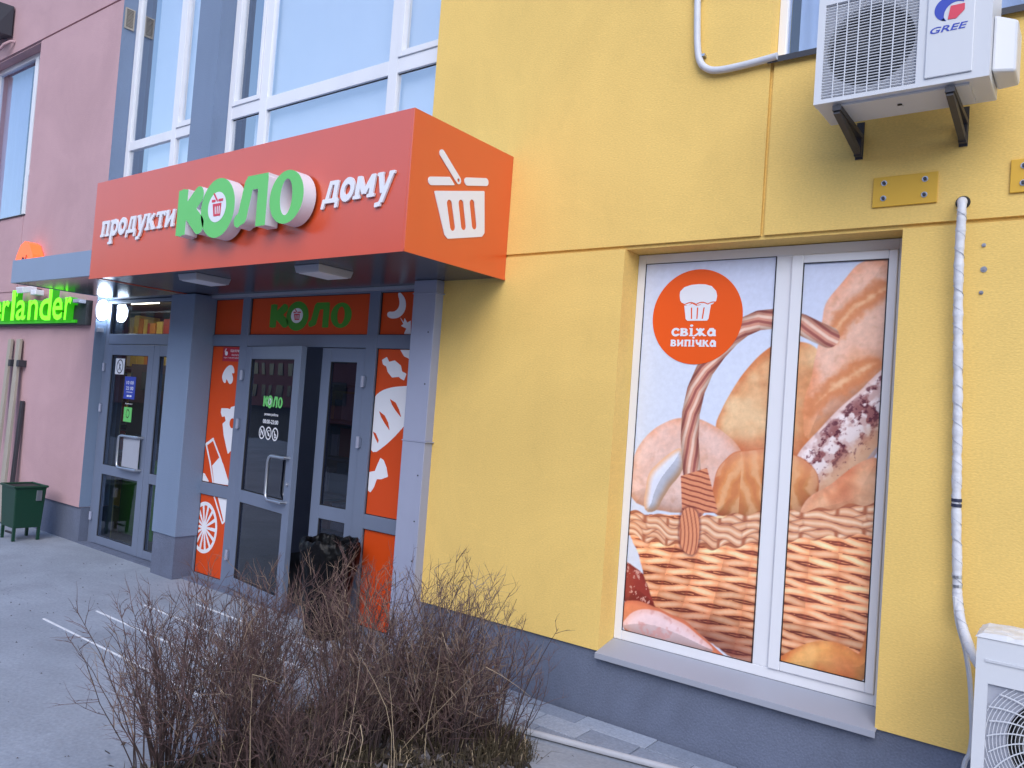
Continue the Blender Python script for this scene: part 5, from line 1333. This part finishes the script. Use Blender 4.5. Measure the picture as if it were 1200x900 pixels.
# plates and screws
def plate(x0, x1, z0, z1, label):
    t = thing('wall_plate', label, 'plate', ((x0 + x1) / 2, 0, z0), group='yellow plates bolted to the yellow wall')
    B(x0, x1, -.012, -.0005, z0, z1).build('sheet', M['plate'], t, bevel=.002)
    for x in (x0 + .055, x1 - .06):
        for z in (z0 + .045, z1 - .035):
            bo = MB().cyl((x, -.012, z), (0, -1, 0), .015, .003, 14).build('washer', M['steel'], t); MB().cyl((x, -.0152, z), (0, -1, 0), .009, .010, 6).build('bolt', M['iron'], bo)
plate(-1.042, -.730, 3.178, 3.340, 'yellow metal plate with four bolts above the right end of the bread poster window')
plate(-.412, -.10, 3.19, 3.355, 'yellow metal plate cut by the right edge of the photo, beside the hose')
for (x, z), lb in zip(((-.510, 2.940), (-.505, 2.818), (-.511, 2.702)), ('topmost of three screws in the yellow wall right of the hose', 'middle and largest of three screws in the yellow wall right of the hose', 'lowest of three screws in the yellow wall right of the hose')):
    o = MB().cyl((x, -.0005, z), (0, -1, 0), .015 if z > 2.75 and z < 2.9 else .010, .004, 12).cyl((x, -.0045, z), (0, -1, 0), .006, .006, 8).build('screw', M['steel'], None)
    tag(o, lb, 'screw', group='screws beside the hose')

# ================================================================== BIN, PLANKS, BAGGED BIN
bn = thing('litter_bin', 'dark green metal litter bin on legs against the pink wall at the far left', 'bin', (-10.15, -.42, 0), rotz=0)
bx0, bx1, by0, by1 = -10.46, -10.06, -.56, -.22
def tap(z, s_): 
    c_x, c_y = (bx0 + bx1) / 2, (by0 + by1) / 2
    return [(c_x + (x - c_x) * s_, c_y + (y - c_y) * s_, z) for x, y in ((bx0, by0), (bx1, by0), (bx1, by1), (bx0, by1))]
mb = MB(); mb.hexa(tap(.15, .88) + tap(.625, 1.0)); mb.build('box', M['bin_green'], bn, bevel=.008)
rmm = MB()
t0, t1 = tap(.622, 1.03), tap(.65, 1.03)
for k in range(4):
    a, b = Vector(t0[k]), Vector(t0[(k + 1) % 4]); rmm.tube([a + Vector((0, 0, .012)), b + Vector((0, 0, .012))], .014, 8)
rmm.build('rim', M['bin_green'], bn, smooth=True)
v0 = tap(.629, .93); MB().add(v0, [(0, 1, 2, 3)]).build('opening', M['black'], bn)
lg = MB()
for (x, y, _) in tap(.0, .78):
    MB().box(x - .015, x + .015, y - .015, y + .015, 0, .165).build('leg', M['bin_green'], bn)
MB().box(-10.38, -10.14, by0 + .05, by0 + .07, .07, .09).build('crossbar', M['iron'], bn)
hm = MB()
for j in range(3):
    for i in range(5):
        hm.cyl((bx1 - .010 - .003 * j, -.47 + i * .03, .575 - j * .03), (1, 0, 0), .0075, .006, 8)
hm.build('punched_hole', M['black'], bn, kind='stuff')
B(bx1 - .022, bx1 + .008, -.33, -.27, .47, .59).build('lock_plate', M['steel'], bn, bevel=.003)

def plank(label, xb, yb0, xt, yt, zt, w_, mat_='beige', d=.035):
    t = thing('leaning_plank', label, 'plank', (xb, yb0, 0), group='long beige profiles leaning on the pink wall')
    MB().bar((xb, yb0, .01), (xt, yt, zt), w_, d, up=(0, 1, 0)).build('board', M[mat_], t, bevel=.003)
    return t
plank('wider beige profile leaning on the pink wall behind the green bin', -11.47, -.17, -11.70, -.04, 2.42, .12)
plank('thinner beige profile at the very left edge, leaning on the pink wall', -11.78, -.17, -11.98, -.04, 2.42, .095)
plank('short dark timber leaning behind the beige profiles', -11.40, -.10, -11.46, -.03, 1.60, .07, 'iron')
for xx_, lb in ((-11.585, 'dark clip on the right edge of the wider beige profile'), (-11.85, 'dark clip on the right edge of the thinner beige profile')):
    o = B(xx_, xx_ + .075, -.10, -.0005, 2.05, 2.14).build('profile_clip', M['iron'], None, bevel=.004); tag(o, lb, 'clip', group='clips holding the beige profiles')

bb = thing('bagged_bin', 'waste bin lined with a crumpled black plastic bag beside the grocery door', 'bin', (-5.08, -.14, 0))
BXc, BYc = -5.035, -.13
mb = MB(); N_ = 96
r_ = np.random.RandomState(8); V = []
prof = [(.0, .16), (.10, .18), (.2, .19), (.30, .195), (.40, .205), (.48, .212), (.55, .225), (.60, .238), (.64, .246), (.68, .250), (.71, .250), (.74, .246), (.765, .238), (.78, .226), (.775, .212), (.75, .205), (.68, .20), (.5, .19)]
nzg = r_.rand(len(prof), N_)
for k, (z, rad) in enumerate(prof):
    for j in range(N_):
        a = 2 * math.pi * j / N_
        am = .006 if z < .45 else .016
        fold = abs(math.sin(8 * a + 2.2 * math.sin(z * 9) + .8 * math.sin(3 * a))) + .5 * abs(math.sin(19 * a + z * 17)) + .5 * abs(math.sin(5 * a - z * 23 + 1))
        rr_ = rad + am * (fold - 1.1) + am * .5 * (nzg[k, j] - .5)
        zz_ = z + (.010 * math.sin(5 * a + 1) + .006 * math.sin(11 * a + 2) + .006 * nzg[k, j] if z > .6 else 0)
        V.append((BXc + rr_ * math.cos(a), BYc + rr_ * .93 * math.sin(a), zz_))
F = [(k * N_ + j, k * N_ + (j + 1) % N_, (k + 1) * N_ + (j + 1) % N_, (k + 1) * N_ + j) for k in range(len(prof) - 1) for j in range(N_)]
F.append(tuple((len(prof) - 1) * N_ + j for j in range(N_))); mb.add(V[:], F)
mb.build('bag', M['bag'], bb, smooth=True)
MB().cyl((BXc, BYc, .0), (0, 0, 1), .15, .45, 24).build('drum', M['dark'], bb)

# ================================================================== SHRUBS, GRASS, LITTER
def twig_tube(mb, p, d, L, r0, seg, curve, rg, n=3, droop=0.0):
    pts = [Vector(p)]; d = Vector(d).normalized()
    for i in range(seg):
        d = (d + Vector((rg.gauss(0, curve), rg.gauss(0, curve), rg.gauss(0, curve) - droop))).normalized()
        pts.append(pts[-1] + d * (L / seg))
    rad = [r0 * (1 - .75 * i / seg) for i in range(seg + 1)]
    mb.tube(pts, rad, n, cap=False); return pts
def shrub(x, y, h, n, spread, seed, label, lean=(0, 0), dens=1.0, pale=False):
    rg = random.Random(seed); z0 = max(0.0, bedz(x, y))
    t = thing('bare_shrub', label, 'shrub', (x, y, z0), group='leafless shrubs in the planting bed')
    st_m, tw_m, pale_m = MB(), MB(), MB()
    for i in range(n):
        a = rg.uniform(0, 2 * math.pi); br_ = rg.uniform(0, .14)
        bpt = (x + br_ * math.cos(a), y + br_ * math.sin(a), z0 - .01)
        tl = abs(rg.gauss(0, spread)); L = h * rg.uniform(.60, 1.08) * (1 - .25 * min(1, tl))
        d = Vector((math.cos(a) * math.sin(tl) + lean[0], math.sin(a) * math.sin(tl) + lean[1], math.cos(tl)))
        pts = twig_tube(st_m, bpt, d, L, rg.uniform(.003, .0058), 7, .075, rg)
        nt = int(dens * rg.randint(9, 15))
        for k in range(nt):
            u_ = rg.uniform(.18, 1.0) ** .8; ii = min(6, int(u_ * 7)); p = pts[ii].lerp(pts[ii + 1], u_ * 7 - ii if u_ < 1 else 1)
            dd = (pts[ii + 1] - pts[ii]).normalized(); pr = Vector((rg.gauss(0, 1), rg.gauss(0, 1), rg.gauss(.25, .5))); pr = (pr - dd * pr.dot(dd)).normalized()
            ang = rg.uniform(.35, .95); d2 = dd * math.cos(ang) + pr * math.sin(ang)
            L2 = h * rg.uniform(.09, .30) * (1.15 - .5 * u_)
            m_2 = pale_m if rg.random() < (.42 if pale else .16) else tw_m
            q_ = twig_tube(m_2, p, d2, L2, .0020, 4, .13, rg)
            for _ in range(rg.randint(1, 3)):
                jj = rg.randint(1, 3); d3 = (q_[jj + 1] - q_[jj]).normalized() + Vector((rg.gauss(0, .6), rg.gauss(0, .6), rg.gauss(.2, .45)))
                twig_tube(m_2, q_[jj], d3, L2 * rg.uniform(.25, .55),   .0013, 3, .12, rg)
    st_m.build('stems', M['twig3'], t, kind='stuff'); tw_m.build('twigs', M['twig'], t, kind='stuff')
    if pale_m.v: pale_m.build('pale_twigs', M['twig2'], t, kind='stuff')
SH = [(-3.62, -2.30, .98, 46, .34, 'leafless shrub in front at the left, its thin twigs over the pavement', (-.05, 0), 1.1, False),
      (-3.30, -2.12, 1.02, 40, .30, 'tall leafless shrub second from the left, in front of the door panels', (.0, 0), 1.1, False),
      (-3.85, -1.62, .92, 34, .34, 'leafless shrub standing behind the leftmost one, near the pavement lines', (-.03, 0), 1.0, False),
      (-3.38, -1.30, 1.02, 36, .26, 'leafless shrub rising before the black bagged bin', (0, .02), 1.0, False),
      (-3.05, -1.52, 1.00, 42, .24, 'dense brown shrub in the middle of the bed', (.02, 0), 1.1, True),
      (-2.98, -1.02, .98, 38, .24, 'dense shrub with pale broken twigs at the foot of the sheet-clad column', (.02, .02), 1.0, True),
      (-2.76, -1.18, .84, 30, .28, 'leafless shrub right of the middle, before the yellow wall', (.04, .02), 1.0, True),
      (-2.66, -.88, .74, 16, .30, 'sparse twiggy shrub at the right end of the bed', (.03, .02), .9, False),
      (-3.02, -2.02, .78, 30, .36, 'low leafless shrub at the bottom edge in the middle', (.02, 0), 1.0, False)]
SH += [(-3.02, -1.28, .55, 40, .42, 'short dark thicket under the dense brown shrub in the middle', (0, 0), 1.0, False),
       (-2.80, -.98, .50, 34, .42, 'short dark thicket at the right, under the shrub before the yellow wall', (0, 0), 1.0, False),
       (-3.26, -.98, .52, 34, .42, 'short dark thicket at the back of the bed, below the bagged bin', (0, 0), 1.0, False)]
for i, (x, y, h, n, sp_, lb, ln, dn, pl_) in enumerate(SH):
    shrub(x, y, h * .99, int(n * 1.45), sp_, 100 + i, lb, ln, dn, pl_)
# taller straw stalks
st = thing('dry_stalks', 'few pale broken straw stalks sticking up through the shrubs', 'weed', (-3.2, -1.3, .05))
sm_ = MB(); rg = random.Random(77)
for i in range(34):
    x, y = rg.uniform(-3.9, -2.5), rg.uniform(-2.3, -.75)
    if i < 10: x, y = rg.gauss(-3.12, .08), rg.gauss(-.95, .08)
    p = twig_tube(sm_, (x, y, .03), (rg.gauss(0, .25), rg.gauss(0, .2), 1), rg.uniform(.5, 1.10 if i < 10 else .85), .0028, 6, .09, rg)
    if i % 2 == 0: twig_tube(sm_, p[-1], (rg.gauss(0, 1), rg.gauss(0, 1), -.2), rg.uniform(.1, .3), .002, 3, .1, rg)
    if i < 10:
        for _ in range(4): twig_tube(sm_, p[rg.randint(3, 6)], (rg.gauss(0, .6), rg.gauss(0, .6), .8), rg.uniform(.06, .16), .0028, 3, .2, rg)
sm_.build('stalks', M['straw'], st, kind='stuff')
gm_ = MB(); rg = random.Random(5)
tufts = [(rg.uniform(-3.7, -2.4), rg.uniform(-2.0, -.7)) for _ in range(170)] + [(rg.uniform(-3.6, -2.4), rg.uniform(-3.5, -2.0)) for _ in range(90)] + [(rg.gauss(-2.60, .12), rg.gauss(-.85, .1)) for _ in range(60)]
for x, y in tufts:
    if not inbed(x, y): continue
    z = bedz(x, y)
    for _ in range(22):
        a = rg.uniform(0, 6.283); L = rg.uniform(.05, .19); tl = rg.uniform(.15, 1.1); wd = .0028
        bx_, by_ = x + rg.gauss(0, .03), y + rg.gauss(0, .03)
        dx, dy = math.cos(a) * math.sin(tl), math.sin(a) * math.sin(tl)
        nx_, ny_ = -math.sin(a) * wd, math.cos(a) * wd
        m1 = (bx_ + dx * L * .5, by_ + dy * L * .5, z + L * .6 * math.cos(tl) + .01); tp = (bx_ + dx * L, by_ + dy * L, z + L * .85 * math.cos(tl * 1.15))
        b_ = len(gm_.v)
        gm_.v += [(bx_ - nx_, by_ - ny_, z - .01), (bx_ + nx_, by_ + ny_, z - .01), (m1[0] + nx_ * .8, m1[1] + ny_ * .8, m1[2]), (m1[0] - nx_ * .8, m1[1] - ny_ * .8, m1[2]), tp]
        gm_.f += [(b_, b_ + 1, b_ + 2, b_ + 3), (b_ + 3, b_ + 2, b_ + 4)]; k_ = 0 if rg.random() < .90 else 1; gm_.mi += [k_, k_]
g_ = gm_.build('dry_grass', [M['grass'], M['straw']]); tag(g_, 'brown dry grass growing among the shrub stems', 'grass', kind='stuff')
lm = MB(); rg = random.Random(6)
for _ in range(9000):
    x, y = rg.uniform(-4.15, -2.3), rg.uniform(-3.6, -.6)
    if not inbed(x, y) and rg.random() > .03: continue
    z = max(.004, bedz(x, y)) + rg.uniform(.004, .03); a = rg.uniform(0, 6.283); s_ = rg.uniform(.012, .034); tl = rg.gauss(0, .5); t2 = rg.gauss(0, .5)
    e1 = Vector((math.cos(a), math.sin(a), tl)) * s_; e2 = Vector((-math.sin(a), math.cos(a), t2)) * s_ * .55; c_ = Vector((x, y, z))
    b_ = len(lm.v); lm.v += [tuple(c_ - e1), tuple(c_ - e2 + Vector((0, 0, -.003))), tuple(c_ + e1), tuple(c_ + e2 + Vector((0, 0, .004)))]
    lm.f.append((b_, b_ + 1, b_ + 2)); lm.f.append((b_, b_ + 2, b_ + 3)); k_ = 0 if rg.random() < .72 else 1; lm.mi += [k_, k_]
l_ = lm.build('leaf_litter', [M['leaf'], M['leaf2']]); tag(l_, 'dark wet dead leaves strewn over the planting bed', 'leaves', kind='stuff')
# small grit and stains on the pavement
pm2 = MB(); rg = random.Random(12)
for _ in range(420):
    x, y = rg.uniform(-9, -1.5), rg.uniform(-3.2, -.1); s_ = rg.uniform(.003, .009)
    pm2.add([(x - s_, y, .0), (x, y - s_, 0), (x + s_, y + s_ * .5, 0), (x, y, s_)], [(0, 1, 3), (1, 2, 3), (2, 0, 3)])
g_ = pm2.build('grit', M['joint']); tag(g_, 'fine dark grit and crumbs scattered on the pavement', 'grit', kind='stuff')

# ================================================================== ACROSS THE STREET (seen only as reflections)
ob = thing('opposite_building', 'salmon apartment block across the street, seen in the door glass', 'building', (-14, -34, 0))
xs_ = [-130]; 
while xs_[-1] < 18: xs_ += [xs_[-1] + 1.8, xs_[-1] + 3.4]
zs_ = [0, 1.2] + [v for k in range(4) for v in (1.4 + k * 3.0, 3.0 + k * 3.0)] + [13]
mb = MB(); wn_ = MB()
mb.box(xs_[0], xs_[-1], -40, -34.2, 0, 13.4)
mb.build('wall', M['salmon'], ob)
for i in range(1, len(xs_) - 1, 2):
    for k in range(4):
        wn_.box(xs_[i], xs_[i + 1], -34.19, -34.1, 1.4 + 3 * k, 3.0 + 3 * k)
wn_.build('windows', M['far_glass'], ob, kind='stuff')
B(-131, 20, -40.5, -33.9, 13.41, 13.7).build('roof', M['asphalt'], ob)
